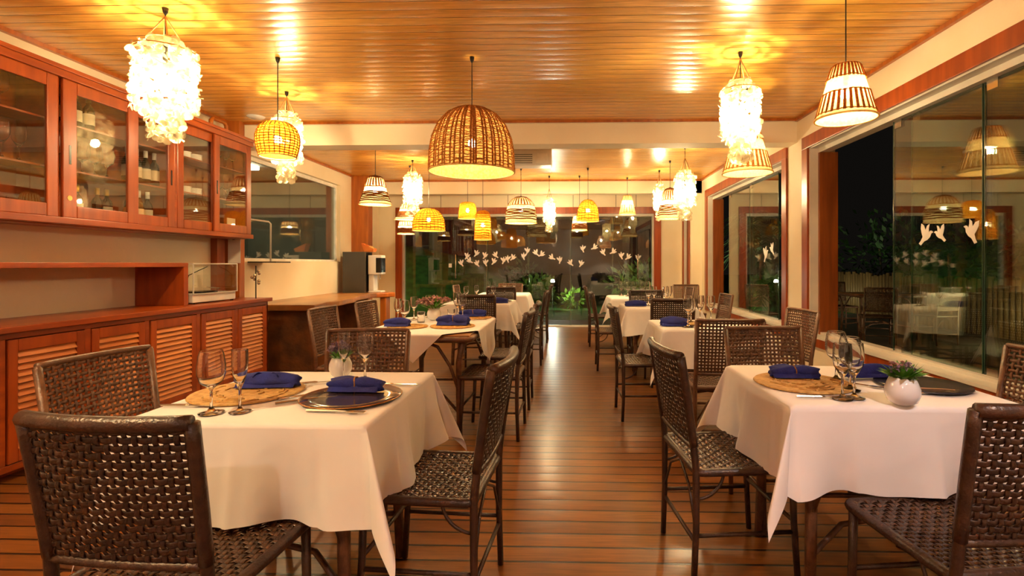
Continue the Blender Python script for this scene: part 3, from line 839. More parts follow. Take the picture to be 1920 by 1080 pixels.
def vase(x, y, kind, label, z=ZT, flowers='lilac', s=1.0, nf=26, spread=.045, fz=.11):
    t = thing('flower_vase', label, 'vase', (x, y, z)); t.scale = (s, s, s)
    if kind == 'egg':
        prof = [(0, 0), (.022, 0), (.036, .012), (.047, .035), (.046, .058), (.037, .080), (.030, .088)]
        inn = [(.027, .086), (.034, .078), (.043, .056), (.030, .02), (0, .012)]
    else:
        prof = [(0, 0), (.026, 0), (.045, .012), (.054, .036), (.054, .056), (.047, .076), (.038, .090)]
        inn = [(.035, .089), (.044, .075), (.050, .055), (.049, .035), (.03, .016), (0, .012)]
    jag = (lambda k, i: (.009*abs(((k*5) % 14)/7-1) if i == len(prof)-1 or i == len(prof) else 0)) if kind != 'egg' else None
    MB().lathe(prof+inn, 28, jag=jag).build('vase', M_ceram, t, smooth=True)
    rnd = random.Random(int(x*311+y*97))
    lv = MB()
    for k in range(46 if kind == 'egg' else 90):
        a = rnd.uniform(0, 6.28); el = rnd.uniform(.25, 1.2); r0 = .012; L_ = rnd.uniform(.035, .065)*(spread/.045)**.5*(1 if kind == 'egg' else 1.15)
        d = Vector((math.cos(a)*math.cos(el), math.sin(a)*math.cos(el), math.sin(el)))
        p = Vector((r0*math.cos(a), r0*math.sin(a), .075 if kind == 'egg' else .088)); sd = d.cross(Vector((0, 0, 1))).normalized()
        q = p+d*L_*.55+Vector((0, 0, .004)); tip = p+d*L_
        lv.add([p, q+sd*.010, tip, q-sd*.010], [(0, 1, 2, 3)])
    lv.build('leaves', M_leaf, t)
    for k in range(nf):
        a = rnd.uniform(0, 6.28); rr = spread*math.sqrt(rnd.random()); zc = fz+.022*(1-(rr/spread)**2)+rnd.uniform(-.008, .008)
        fl = MB(); c = Vector((rr*math.cos(a), rr*math.sin(a), zc)); R = rnd.uniform(.009, .014)*(spread/.045)**.6
        for q in range(14):
            d = Vector((rnd.gauss(0, 1), rnd.gauss(0, 1), rnd.gauss(.3, 1))).normalized(); sd = d.cross(Vector((.3, .2, 1))).normalized()
            fl.add([c, c+d*R*.7+sd*R*.45, c+d*R, c+d*R*.7-sd*R*.45], [(0, 1, 2, 3)])
        fl.tube([(0, 0, .06), (c.x*.5, c.y*.5, zc*.8), c], .0012, 4)
        fl.build('flower', M_petalp if (flowers == 'pink' or (flowers == 'mix' and k % 3 == 0)) else M_petal, t)
    return t

# --- front table beside the sideboard
placemat(-1.205, 1.90, .19, 'round tan straw placemat under the bowed navy napkin, front sideboard-side table')
charger(-.785, 1.84, .175, M_charger, 'round smoky plate with gilt rim on the front sideboard-side table')
napkin(-1.17, 1.97, .23, 4, 'navy napkin tied in a bow on the tan mat behind two glasses', ZT+.008, ring=False, bow=True)
napkin(-.80, 1.915, .20, -4, 'navy napkin in a twine ring lying on the smoky plate', ZT+.008)
glass('goblet', -1.16, 1.635, 'round-bowled goblet on the tan mat side of the sideboard-side table', s=1.02)
glass('flute', -1.075, 1.65, 'slim champagne flute beside the round goblet, sideboard-side front table')
glass('flute', -.925, 2.09, 'champagne flute standing in front of the egg vase')
glass('wine', -.845, 2.11, 'wine glass next to the egg vase, in front of the open-grid chair')
vase(-.975, 2.17, 'egg', 'white egg vase of lilac flowers on the front sideboard-side table', nf=26, spread=.046, fz=.122)
cutlery('knife', -1.29, 1.71, 0, 'table knife lying before the tan straw placemat')
cutlery('fork', -.93, 1.80, 35, 'fork between the straw mat and the smoky plate')
cutlery('spoon', -.955, 1.86, 42, 'spoon handle resting at the edge of the straw mat')
cutlery('fork', -.76, 1.655, -4, 'fork lying in front of the smoky plate')
cutlery('knife', -.70, 2.035, -3, 'knife lying behind the smoky plate')
cutlery('knife', -1.02, 2.06, 20, 'thin knife beyond the bowed napkin')
# --- front table by the window
placemat(.955, 2.11, .185, 'round tan straw placemat under the ringed navy napkin, front window table')
napkin(.955, 2.19, .19, -6, 'navy napkin in a twine ring on the window-side tan mat', ZT+.008)
charger(1.41, 2.08, .165, M_slate, 'dark slate-grey charger beside the white flower pot', rim=False)
napkin(1.27, 2.21, .22, 3, 'navy napkin without ring behind the wine glasses, window-side front table', ZT+.008, ring=False)
glass('wine', .985, 1.865, 'wine glass on the aisle side of the cluster beside the tan mat, window table')
glass('wine', 1.035, 1.88, 'wine glass in the middle of the cluster on the window-side front table')
glass('goblet', 1.085, 2.0, 'round goblet nearest the white flower pot on the window-side front table', s=1.02)
glass('goblet', 1.12, 2.17, 'round goblet standing at the back of the window-side glass cluster', s=1.02)
vase(1.155, 1.80, 'pot', 'round white pot of green leaves and lilac blooms on the window-side front table', flowers='mix', nf=14, spread=.045, fz=.118)
cutlery('fork', 1.44, 2.0, -12, 'fork lying on the slate-grey charger')
cutlery('knife', .93, 1.88, -3, 'knife in front of the window-side tan mat')
cutlery('spoon', 1.37, 1.95, 8, 'spoon tip showing below the slate-grey charger')
cutlery('fork', 1.16, 2.08, -40, 'fork half hidden behind the wine glasses on the window table')
# --- long table
placemat(-.90, 3.97, .17, 'pale round mat at the bare corner of the long table')
napkin(-.90, 4.0, .25, -4, 'large navy napkin in a ring at the bare corner of the long table', ZT+.008, fat=1.5)
placemat(-.86, 4.60, .17, 'pale round mat at the second aisle place of the long table')
napkin(-.87, 4.66, .24, 3, 'navy napkin in a ring at the second aisle place of the long table', ZT+.008, fat=1.2)
placemat(-1.24, 3.93, .15, 'pale round mat at the counter-side place of the long table')
napkin(-1.31, 3.90, .19, 2, 'navy napkin at the counter-side place of the long table', ZT+.008, fat=1.2, ring=False)
vase(-1.16, 4.40, 'pot', 'white vase heaped with dusty pink flowers on the long table', flowers='pink', nf=60, spread=.13, fz=.145, s=1.1)
for k, (x, y, kd) in enumerate([(-1.40, 4.18, 'wine'), (-1.34, 4.42, 'wine'), (-1.28, 3.98, 'goblet'), (-1.26, 4.62, 'goblet'), (-1.22, 4.22, 'tumbler'), (-1.02, 4.45, 'tumbler'), (-1.0, 4.75, 'tumbler')]):
    glass(kd, x, y, '%s from the counter side in the long table cluster around the pink flowers' % ('wine glass, first', 'wine glass, second', 'goblet, third', 'goblet, fourth', 'tumbler, fifth', 'tumbler, sixth', 'tumbler, seventh')[k], 'glasses around the pink flowers')
glass('wine', -.995, 4.58, 'tall wine glass behind the corner napkin, next to the pink flowers', s=1.15)
glass('wine', -.92, 4.44, 'tall wine glass aisle-side of the pink flowers on the long table', s=1.15)
cutlery('knife', -.80, 4.40, 8, 'knife near the aisle edge of the long table')
# --- far tables
napkin(-.88, 6.35, .26, 0, 'dark navy napkin on the table behind the long one', ZT+.001, fat=1.3, ring=False)
charger(-.88, 6.62, .15, M_slate, 'dark plate on the table behind the long one', rim=False)
for k_, (x, y) in enumerate(((-1.3, 6.5), (-1.22, 6.8), (-1.0, 6.85))): glass('wine', x, y, 'wine glass, %s from the counter side, on the table behind the long one' % ORD[k_], 'glasses on the third counter-side table')
for k_, (x, y) in enumerate(((-1.36, 6.35), (-1.44, 6.55))): glass('tumbler', x, y, 'straight tumbler, %s from the aisle, on the table behind the long one' % ORD[k_], 'tumblers on the third counter-side table', s=1.25)
for k_, (x, y) in enumerate(((-1.32, 8.5), (-1.2, 8.3), (-1.05, 8.45), (-.9, 8.55))): glass('wine', x, y, 'tiny wine glass, %s from the counter side, on the last counter-side table' % ORD[k_], 'glasses on the last counter-side table')
charger(.93, 4.20, .16, M_matt, 'pale round plate on the second window-side table', rim=False)
napkin(.83, 4.05, .20, -6, 'navy napkin on the second window-side table', ZT+.001, fat=1.3, ring=False)
glass('wine', .925, 3.97, 'tall wine glass beside the navy napkin on the second window-side table', s=1.2)
glass('goblet', 1.02, 4.28, 'goblet half hidden behind the tallest glass of the second window-side table', s=1.0)
glass('wine', 1.11, 4.34, 'wine glass in the middle of the row on the second window-side table', s=1.1)
glass('wine', 1.19, 4.30, 'wine glass closest to the window on the second window-side table', s=1.1)
napkin(.78, 5.92, .24, 0, 'dark folded napkin on the third window-side table', ZT+.001, fat=1.2, ring=False)
for k_, (x, y) in enumerate(((.93, 5.95), (1.02, 6.1), (1.14, 6.0), (1.22, 6.2))): glass('wine', x, y, 'wine glass, %s from the aisle, on the third window-side table' % ORD[k_], 'glasses on the third window-side table', s=1.1)
for k_, (x, y) in enumerate(((.82, 7.9), (.9, 7.75), (1.0, 7.85), (1.12, 7.8), (1.22, 7.9))): glass('goblet', x, y, 'goblet, %s from the aisle, on the last window-side table' % ORD[k_], 'glasses on the last window-side table', s=1.1)

# ================================================================= LEFT WALL: UPPER CABINET
CX0, CX1, CZ0, CZ1, CY0, CY1 = XL, -3.40, 1.565, 2.555, 1.55, 5.42
cab = thing('wall_cabinet', 'long red-brown wooden wall cabinet with sliding glass doors and bottles inside', 'cabinet', (0, 0, 0))
b = MB()
b.box(CX0, CX1, CY0, CY1, CZ0-.03, CZ0); b.box(CX0, CX1+.02, CY0, CY1+.02, CZ1, CZ1+.03)
b.box(CX0, CX1-.03, CY1-.02, CY1, CZ0, CZ1); b.box(CX0, CX1-.03, CY0, CY0+.02, CZ0, CZ1)
b.box(CX0, CX0+.012, CY0, CY1, CZ0, CZ1)
for y in (3.35, 4.39): b.box(CX0, CX1-.03, y-.015, y+.015, CZ0, CZ1)
b.box(CX1-.05, CX1+.012, CY0, CY1+.012, CZ0-.045, CZ0); b.box(CX1-.06, CX1+.012, CY0, CY1+.012, CZ1-.05, CZ1)
b.box(CX0, CX1-.06, CY0, CY1, CZ0-.05, CZ0-.03)
b.build('body', M_wood, cab, bevel=.004)
for z in (1.90, 2.22): MB().box(CX0+.012, CX1-.06, CY0+.02, CY1-.02, z-.006, z+.006).build('shelf', M_door_glass if False else M_wood, cab)
def cab_door(y0, y1, dx, fstile=.075):
    z0, z1 = CZ0+.0, CZ1-.05; x = CX1+dx
    b = MB()
    b.box(x-.022, x, y0, y0+fstile, z0, z1); b.box(x-.022, x, y1-fstile, y1, z0, z1)
    b.box(x-.022, x, y0+fstile, y1-fstile, z0, z0+.085); b.box(x-.022, x, y0+fstile, y1-fstile, z1-.085, z1)
    d = b.build('door', M_woodv, cab, bevel=.006)
    MB().box(x-.014, x-.009, y0+fstile, y1-fstile, z0+.085, z1-.085).build('pane', M_door_glass, d)
    yk = y0+fstile/2 if dx >= 0 else y1-fstile/2
    MB().box(x-.001, x+.0015, yk-.008, yk+.008, 1.93, 2.06).build('finger_pull', M_black, d)
    return d
cab_door(2.70, 3.33, .0); cab_door(2.1, 2.74, -.026); cab_door(1.57, 2.14, 0)
d2 = cab_door(3.36, 3.97, .0, .10); cab_door(3.90, 4.375, -.026)
cab_door(4.405, 4.92, -.026); cab_door(4.84, 5.41, 0)
MB().lathe([(0, 0), (.018, 0), (.018, .004), (0, .004)], 16).xform(Matrix.Translation((CX1, 3.405, 1.70)) @ Matrix.Rotation(PI/2, 4, 'Y')).build('lock', M_rim, d2)
# things inside the cabinet
def bottle(x, y, z, h, m, label, group, foil=M_goldf, lab=True, r=.036):
    t = thing('wine_bottle', label, 'bottle', (x, y, z), 0, group)
    MB().lathe([(0, 0), (r, 0), (r, h*.58), (r*.8, h*.66), (r*.36, h*.74), (r*.36, h*.97), (0, h*.97)], 14).build('glass_body', m, t, smooth=True)
    MB().lathe([(r*.4, h*.80), (r*.42, h*.81), (r*.42, h), (0, h)], 12).build('foil', foil, t, smooth=True)
    if lab: MB().lathe([(r+.0008, h*.18), (r+.0008, h*.48)], 14).build('label', M_label, t, smooth=True)
    return t
zs = (CZ0+.0, 1.906, 2.226)
gB = 'bottles in the wall cabinet'
for i, y in enumerate((3.50, 3.60, 3.70)): bottle(-3.55, y, zs[2], .27, M_green, ORD[i]+' gold-capped bottle on the top shelf behind the widest cabinet door', gB+' top')
for i, y in enumerate((4.02, 4.11, 4.20, 4.29)): bottle(-3.54, y, zs[1], .29, M_green, ORD[i]+' dark bottle on the middle shelf behind the half-hidden third door', gB+' middle', foil=M_plastic)
for i, y in enumerate((4.04, 4.13, 4.22)): bottle(-3.54, y, zs[0], .29, M_amber, ORD[i]+' dark bottle on the lowest shelf behind the half-hidden third door', gB+' lowest', foil=M_plastic)
for i, y in enumerate((3.62, 3.78, 3.86)): bottle(-3.56, y, zs[0], .26, M_amber, ORD[i]+' amber bottle on the lowest shelf behind the widest cabinet door', gB+' wide door', lab=i != 1)
for i, y in enumerate((3.44, 3.54, 3.64, 3.74, 3.84)): glass('goblet', -3.54, y, ORD[i]+' goblet on the middle shelf behind the widest cabinet door', 'glasses on the middle cabinet shelf', s=1.15, z=zs[1])
for i, y in enumerate((2.80, 2.90, 3.0, 3.1, 3.2)): glass('wine', -3.53, y, ORD[i]+' wine glass on the middle shelf by the picture edge door', 'glasses in the end cabinet', s=1.2, z=zs[1])
for i, y in enumerate((2.85, 2.97, 3.09)): glass('goblet', -3.53, y, ORD[i]+' goblet on the top shelf by the picture edge door', 'goblets in the end cabinet', s=1.1, z=zs[2])
for i, y in enumerate((2.95, 3.18)): glass('tumbler', -3.53, y, ORD[i]+' tumbler on the lowest shelf by the picture edge door', 'tumblers in the end cabinet', s=1.3, z=zs[0])
for j, z in enumerate(zs):
    for i, y in enumerate((4.50, 4.64, 4.78)):
        b = MB()
        for k in range(5): b.lathe([(0, .012*k), (.045, .012*k), (.062, .012*k+.012), (.060, .012*k+.013), (.043, .012*k+.002), (0, .012*k+.002)], 18)
        o = b.build('plate_stack', M_ceram, smooth=True); o.location = (-3.55, y, z)
        tag(o, ORD[i]+' stack of white saucers on the %s shelf of the fourth cabinet bay' % ('lowest', 'middle', 'top')[j], 'crockery', 'saucer stacks')
for j, z in enumerate(zs):
    for i, y in enumerate((4.98, 5.08, 5.18, 5.28)):
        glass('wine' if j else 'tumbler', -3.52, y, ORD[i]+' %s on the %s shelf of the end cabinet door by the beam' % ('wine glass' if j else 'tumbler', ('lowest', 'middle', 'top')[j]), 'glasses in the beam-end cabinet, %s shelf' % ('lowest', 'middle', 'top')[j], s=1.15, z=z)
o = MB().box(-3.47, -3.462, 5.12, 5.24, 1.57, 1.72).build('card', M_paper); tag(o, 'white card standing inside the end cabinet door', 'card')
# white handled crate panel seen behind the widest door
b = MB(); b.box(-3.60, -3.585, 3.46, 3.60, 2.228, 2.30)
for y in (3.48, 3.58):
    b.tube([(-3.592, y-.03, 2.30), (-3.592, y-.03, 2.42), (-3.592, y, 2.46), (-3.592, y+.03, 2.42), (-3.592, y+.03, 2.30)], .008, 6)
# wooden handled carrier on top of the cabinet
o = MB().tube([(-3.55, 5.0, 2.61), (-3.55, 5.0, 2.68), (-3.55, 5.03, 2.71), (-3.55, 5.20, 2.71), (-3.55, 5.23, 2.68), (-3.55, 5.23, 2.61)], .02, 8).box(-3.60, -3.50, 4.96, 5.27, 2.61, 2.63).build('wooden_carrier', M_orange, smooth=True)
tag(o, 'wooden carrier with loop handle on top of the wall cabinet', 'carrier')

# ---- post and sheet under the cabinet
struct(MB().box(XL, XL+.07, 5.22, 5.34, .9, CZ0-.05).build('post', M_woodv))
b = MB().box(-3.665, -3.53, 5.425, 5.43, 1.26, 1.53); o = b.build('notice_sheet', M_paper)
tag(o, 'white sheet hanging from a clip below the cabinet end', 'sheet')
MB().tube([(-3.60, 5.42, 1.51), (-3.60, 5.42, 1.54)], .012, 8).build('clip', M_black, o)

# ---- raised shelf above the sideboard
t = thing('raised_shelf', 'red-brown shelf board carried above the louvred sideboard', 'shelf', (0, 0, 0))
MB().box(XL, -3.28, 1.2, 4.34, 1.225, 1.26).build('board', M_wood, t, bevel=.003)
MB().box(XL, -3.28, 4.29, 4.34, .893, 1.225).build('side_panel', M_woodv, t, bevel=.003)

# ---- louvred sideboard
sb = thing('louvred_sideboard', 'long red-brown sideboard with louvred doors along the wall', 'sideboard', (0, 0, 0))
SX = -3.19
MB().box(XL, SX+.03, 1.2, 5.40, .855, .893).build('worktop', M_wood, sb, bevel=.005)
b = MB(); b.box(XL, SX-.03, 1.2, 5.36, .06, .855)
b.box(XL, SX-.12, 1.2, 5.3, 0, .06); b.box(SX-.03, SX, 1.2, 5.36, .06, .10)
b.box(SX-.03, SX, 1.2, 5.36, .82, .855)
for y in (1.22, 2.28, 2.80, 3.32, 3.80, 4.34, 4.85, 5.34): b.box(SX-.03, SX, y-.022, y+.022, .10, .82)
b.box(XL, SX, 5.34, 5.36, .06, .855)
b.build('body', M_wood, sb, bevel=.003)
def louvre_door(y0, y1, dx=.0, fr=.055, ftop=.07):
    x = SX+dx; z0, z1 = .105, .815
    b = MB()
    b.box(x-.02, x+.006, y0, y0+fr, z0, z1); b.box(x-.02, x+.006, y1-fr, y1, z0, z1)
    b.box(x-.02, x+.006, y0+fr, y1-fr, z0, z0+.07); b.box(x-.02, x+.006, y0+fr, y1-fr, z1-ftop, z1)
    d = b.build('door', M_woodv, sb, bevel=.004)
    s = MB(); n = 15; zz0, zz1 = z0+.07, z1-ftop
    for k in range(n):
        zc = zz0+(k+.5)*(zz1-zz0)/n
        s.obox((x-.004, (y0+y1)/2, zc), (.009, 0, -.0165), (0, (y1-y0)/2-fr, 0), (.0030, 0, .0016))
    s.build('louvre_slats', M_louvre, d)
for a, c in ((1.25, 1.75), (1.77, 2.25), (2.31, 2.78), (2.83, 3.295), (3.345, 3.775), (3.83, 4.31), (4.37, 4.83), (4.87, 5.315)): louvre_door(a, c)

# ---- record player under an acrylic lid
t = thing('record_player', 'silver record player under a clear acrylic lid at the end of the raised shelf', 'record player', (-3.45, 4.72, .893))
MB().box(-.17, .15, -.30, .28, .012, .09).build('plinth', M_plastic, t, bevel=.006)
MB().lathe([(0, .09), (.135, .09), (.135, .105), (0, .105)], 30).build('platter', M_black, t, smooth=False)
MB().tube([(-.10, .22, .13), (.05, .20, .125), (.10, .08, .118)], .005, 6).build('tonearm', M_silver, t)
b = MB(); b.box(-.18, .16, -.31, -.304, .09, .36); b.box(-.18, .16, .284, .29, .09, .36); b.box(.154, .16, -.304, .284, .09, .36); b.box(-.18, .16, -.31, .29, .354, .36)
b.build('lid', M_door_glass, t)
b = MB()
for y in (-.307, .287): b.box(.155, .163, y-.004, y+.004, .09, .362)
b.box(.155, .163, -.31, .29, .354, .364); b.box(.155, .163, -.31, .29, .088, .094); b.box(-.18, .163, -.312, -.306, .354, .362)
b.build('lid_edge', M_black if False else M_alu, t)
MB().tube([(-.12, -.05, .12), (-.10, -.02, .25), (-.08, .1, .30), (-.08, .2, .33)], .004, 6).build('cable', M_black, t)
for x, y in ((-.15, -.27), (.13, -.27), (-.15, .25), (.13, .25)):
    MB().lathe([(0, 0), (.014, 0), (.014, .012), (0, .012)], 10, (x, y, 0)).build('foot', M_black, t)
t = thing('wire_ornament', 'small chrome ornament of shiny balls on a dark stick by the record player', 'ornament', (-3.22, 5.20, .893))
MB().tube([(0, 0, 0), (0, 0, .34)], .006, 8).build('stick', M_black, t)
for k in range(7):
    a = k*1.3; b = MB(); b.lathe([(0, -.017), (.012, -.012), (.017, 0), (.012, .012), (0, .017)], 10, (.03*math.cos(a), .04*math.sin(a), .16+.02*k)); b.build('ball', M_silver, t, smooth=True)

# ================================================================= SLAB COUNTERS, COFFEE CORNER
def slab_outline(n, fx0, fx1, y0, y1, seed, wob=.03):
    rnd = random.Random(seed); pts = []
    ph_ = [rnd.uniform(0, 6) for _ in range(4)]
    for i in range(n+1):
        y = y0+(y1-y0)*i/n
        pts.append((fx1(y)+wob*math.sin(y*4+ph_[0])+wob*.5*math.sin(y*11+ph_[1]), y))
    for i in range(n+1):
        y = y1-(y1-y0)*i/n; pts.append((fx0(y), y))
    return pts
t = thing('live_edge_counter', 'thick live-edge wood slab counter with a slab end panel below the inner window', 'counter', (0, 0, 0))
MB().prism(slab_outline(24, lambda y: -3.79, lambda y: -2.86-.10*(y-5.75), 5.74, 8.15, 2), .715, .785).build('slab_top', M_slab, t, bevel=.012)
# end slab with a natural flared outline
ol = [(-3.53, 0.0), (-3.50, .25), (-3.52, .45), (-3.49, .62), (-3.52, .715), (-2.88, .715), (-2.90, .62), (-2.84, .45), (-2.80, .25), (-2.70, 0)]
b = MB().prism([(x, z) for x, z in ol], 0, .09).xform(Matrix.Translation((0, 5.96, 0)) @ Matrix.Rotation(PI/2, 4, 'X'))
b.build('end_slab', M_bark, t, bevel=.012)
MB().prism([(x, z) for x, z in ol], 0, .08).xform(Matrix.Translation((-.2, 7.9, 0)) @ Matrix.Rotation(PI/2, 4, 'X')).build('end_slab', M_bark, t, bevel=.012)
t = thing('slab_console', 'rustic orange slab console with log edge carrying the coffee machine', 'counter', (0, 0, 0))
MB().prism([(-3.80, 8.25), (-3.15, 8.22), (-2.98, 8.36), (-2.90, 8.52), (-2.95, 8.62), (-3.3, 8.66), (-3.80, 8.70)], .70, .775).build('slab_top', M_orange, t, bevel=.015)
for x in (-3.68, -3.05):
    MB().box(x-.05, x+.05, 8.36, 8.56, 0, .70).build('leg', M_orange, t, bevel=.01)
MB().box(-3.63, -3.10, 8.42, 8.50, .16, .24).build('stretcher', M_orange, t, bevel=.01)
o = MB().box(-3.70, -3.32, 8.30, 8.60, .775, 1.45).build('drinks_cooler', M_dark, bevel=.008)
tag(o, 'tall charcoal box standing on the rustic console', 'appliance')
MB().box(-3.325, -3.315, 8.33, 8.57, .80, 1.43).build('door', M_black, o)
t = thing('coffee_machine', 'white and black coffee machine beside the charcoal box', 'coffee machine', (-3.19, 8.46, .775))
MB().box(-.11, .11, -.10, .10, 0, .03).box(-.11, -.02, -.08, .10, .03, .30).box(-.11, .11, -.10, .10, .30, .62).build('body', M_plastic, t, bevel=.01)
MB().box(.02, .112, -.104, .104, .33, .58).build('front_panel', M_black, t, bevel=.01)
MB().tube([(.05, 0, .22), (.05, 0, .30)], .018, 8).build('spout', M_silver, t)
t = thing('paper_bag', 'orange paper tray with a round bun on top of the white machine', 'tray', (-3.27, 8.44, 1.452))
MB().add([(-.10, -.06, 0), (.05, -.06, 0), (.05, .06, 0), (-.10, .06, 0), (-.14, -.08, .14), (.06, -.08, .05), (.06, .08, .05), (-.14, .08, .14)],
         [(0, 3, 2, 1), (0, 1, 5, 4), (1, 2, 6, 5), (2, 3, 7, 6), (3, 0, 4, 7)]).build('tray', M_orangepl, t, solid=.003)
MB().lathe([(0, .10), (.035, .09), (.05, .06), (.04, .03), (0, .02)], 14, (-.01, 0, 0)).build('bun', M_matt, t, smooth=True)
# screen-arm shelf in front of the inner window
t = thing('window_shelf', 'thin shelf with a pale bracket pole at the inner window', 'shelf', (0, 0, 0))
MB().box(-3.79, -3.45, 5.96, 6.28, 1.265, 1.28).build('board', M_kit, t)
MB().tube([(-3.77, 5.9, 1.78), (-3.62, 6.1, 1.76), (-3.62, 6.14, 1.74), (-3.62, 6.14, 1.28)], .010, 8).build('pole', M_alu, t, smooth=True)

# ================================================================= AIR CONDITIONER, DISC
t = thing('air_conditioner', 'white air conditioner under the back ceiling behind the big dome lamp', 'air conditioner', (-.70, 7.0, 0))
MB().box(-.5, .48, -.12, .14, 2.58, 2.80).build('housing', M_plastic, t, bevel=.015)
b = MB()
for k in range(5): b.obox((-.08, -.122, 2.615+.028*k), (.30, 0, 0), (0, .006, .007), (0, .001, .0015))
b.build('grille', M_grey, t)
MB().box(.26, .42, -.125, -.118, 2.61, 2.74).build('cover', M_white, t, bevel=.006)
t = thing('ceiling_downlight', 'round white disc on the ceiling next to the beam', 'ceiling light', (-3.28, 5.30, 2.80))
MB().lathe([(0, -.022), (.06, -.020), (.085, -.006), (.088, 0)], 28).build('disc', M_white, t, smooth=True)

# ================================================================= LAMPS
def cord_and_bulb(t, ztop, zshade, zb, bulb=True, m=None, cordr=.0035):
    MB().tube([(0, 0, 0), (0, 0, zshade-ztop)], cordr, 6).build('cord', M_cord, t)
    MB().lathe([(.0, 0), (.018, 0), (.014, -.025), (.006, -.04), (0, -.04)], 12).build('ceiling_hook', M_cord, t, smooth=True)
    MB().tube([(0, 0, zshade-ztop+.01), (0, 0, zb-ztop+.025)], .013, 8).build('socket', M_cord, t)
    MB().lathe([(0, .035), (.014, .03), (.027, .010), (.03, -.008), (.022, -.028), (0, -.037)], 12, (0, 0, zb-ztop)).build('bulb', m or M_bulb, t, smooth=True)
def prof_r(prof, v):
    """radius,z along a profile by v in 0..1 (top to bottom)"""
    n = len(prof)-1; x = v*n; i = min(int(x), n-1); f = x-i
    a, b_ = prof[i], prof[i+1]
    return a[0]+(b_[0]-a[0])*f, a[1]+(b_[1]-a[1])*f
SHAPES = {
    'dome': [(.10, 0), (.36, .03), (.60, .12), (.80, .28), (.93, .48), (.985, .70), (1.0, 1.0)],
    'bell': [(.12, 0), (.36, .04), (.52, .14), (.62, .32), (.72, .55), (.84, .75), (1.0, 1.0)],
    'cone': [(.42, 0), (.48, .03), (.60, .22), (.72, .45), (.83, .68), (.93, .87), (1.0, 1.0)],
    'globe': [(.25, 0), (.62, .05), (.88, .20), (1.0, .42), (1.0, .62), (.93, .82), (.84, 1.0)],
    'drum': [(.30, 0), (.62, .04), (.82, .13), (.90, .30), (.94, .55), (.97, .80), (1.0, 1.0)],
}
def wicker_lamp(x, y, zt, zb, r, shape, style, label, nr=28, ng=14, tilt=0, bulb=.5, hc=HC, mb_=None):
    t = thing('wicker_pendant', label, 'lamp', (x, y, hc), 0, 'wicker pendant lamps')
    H = zt-zb; pr = [(a*r, -(hc-zt)-b_*H) for a, b_ in SHAPES[shape]]
    # smooth the profile
    P2 = [prof_r(pr, k/18) for k in range(19)]
    liner = {'gold': M_gold, 'band': M_paleband, 'slat': M_liner, 'natural': M_linern}[style]
    MB().lathe([(max(.001, a-.004), z) for a, z in P2], 36).build('lining', liner, t, smooth=True)
    def S(u, v):
        a, z = prof_r(P2, v); th = 2*PI*u; return Vector((a*math.cos(th), a*math.sin(th), z))
    def N_(u, v):
        th = 2*PI*u; a0, z0 = prof_r(P2, max(0, v-.02)); a1, z1 = prof_r(P2, min(1, v+.02))
        tr, tz = a1-a0, z1-z0; L_ = math.hypot(tr, tz) or 1
        return Vector((-tz/L_*math.cos(th), -tz/L_*math.sin(th), tr/L_))
    rnd = random.Random(int(x*131+y*17))
    def rings(b, vs_, wd, amp=.002, seg=None):
        seg = seg or nr*2
        for v in vs_:
            j = rnd.random()*6
            pts = [S(i/seg, min(1, max(0, v+.006*math.sin(i*.7+j))))+N_(i/seg, v)*(amp*(1 if i % 2 else -1)+.001) for i in range(seg+1)]
            b.ribbon(pts, [N_(i/seg, v) for i in range(seg+1)], wd, .003)
    def ribs(b, n, wd, v0=0, v1=1, jit=.0):
        for i in range(n):
            u = i/n+rnd.uniform(-jit, jit)/n; K = 10
            pts = [S(u, v0+(v1-v0)*k/K)+N_(u, v0+(v1-v0)*k/K)*.002 for k in range(K+1)]
            b.ribbon(pts, [N_(u, v0+(v1-v0)*k/K) for k in range(K+1)], wd, .0035)
    if style == 'natural':
        b = MB(); ribs(b, nr, r*.046, jit=.7); rings(b, [(k+.5+rnd.uniform(-.25, .25))/ng for k in range(ng)], H/ng*.62, .003)
        b.build('weave', M_straw, t, smooth=True)
    elif style == 'gold':
        b = MB(); ribs(b, nr, .007); b.build('rib', M_brown if shape != 'drum' else M_straw, t, smooth=True)
        b = MB(); rings(b, [.12+.85*(k+.5)/ng for k in range(ng)], H/ng*.55); b.build('weave', M_gold, t, smooth=True)
    elif style == 'band':
        b = MB(); ribs(b, nr, r*.10, .30, .55); rings(b, [.28, .56], .012); b.build('slats', M_straw, t, smooth=True)
        b = MB(); rings(b, [.04+.045*k for k in range(5)], .020); b.build('band', M_brown, t, smooth=True)
        b = MB(); rings(b, [.70+.045*k for k in range(6)], .020, seg=48); b.build('band', M_brown, t, smooth=True)
    elif style == 'slat':
        b = MB(); ribs(b, nr, r*.085, 0, .38); b.build('slats', M_straw, t, smooth=True)
        b = MB(); ribs(b, nr, r*.10, .56, .93); b.build('slats', M_straw, t, smooth=True)
        for hv in (.10, .36, .57, .90):
            b = MB(); rings(b, [hv], .008); b.build('hoop', M_straw, t, smooth=True)
    MB().tube([S(k/40, 1) for k in range(40)], .006, 6, closed=True).build('rim', M_liner, t, smooth=True)
    cord_and_bulb(t, hc, zt, zb+H*bulb, m=mb_)
    if tilt: t.rotation_euler = (0, 0, 0)
    return t
wicker_lamp(-.72, 3.82, 2.42, 1.94, .318, 'dome', 'natural', 'largest lamp, wide woven dome over the aisle in front of the beam', nr=64, ng=44, bulb=.45)
wicker_lamp(-2.18, 3.79, 2.316, 2.055, .150, 'globe', 'gold', 'small golden basket lamp overlapping a shell chandelier by the cabinet', nr=26, ng=14)
wicker_lamp(1.55, 2.90, 2.355, 2.06, .157, 'cone', 'slat', 'cone lamp of cane slats hanging closest to the big side window', nr=30)
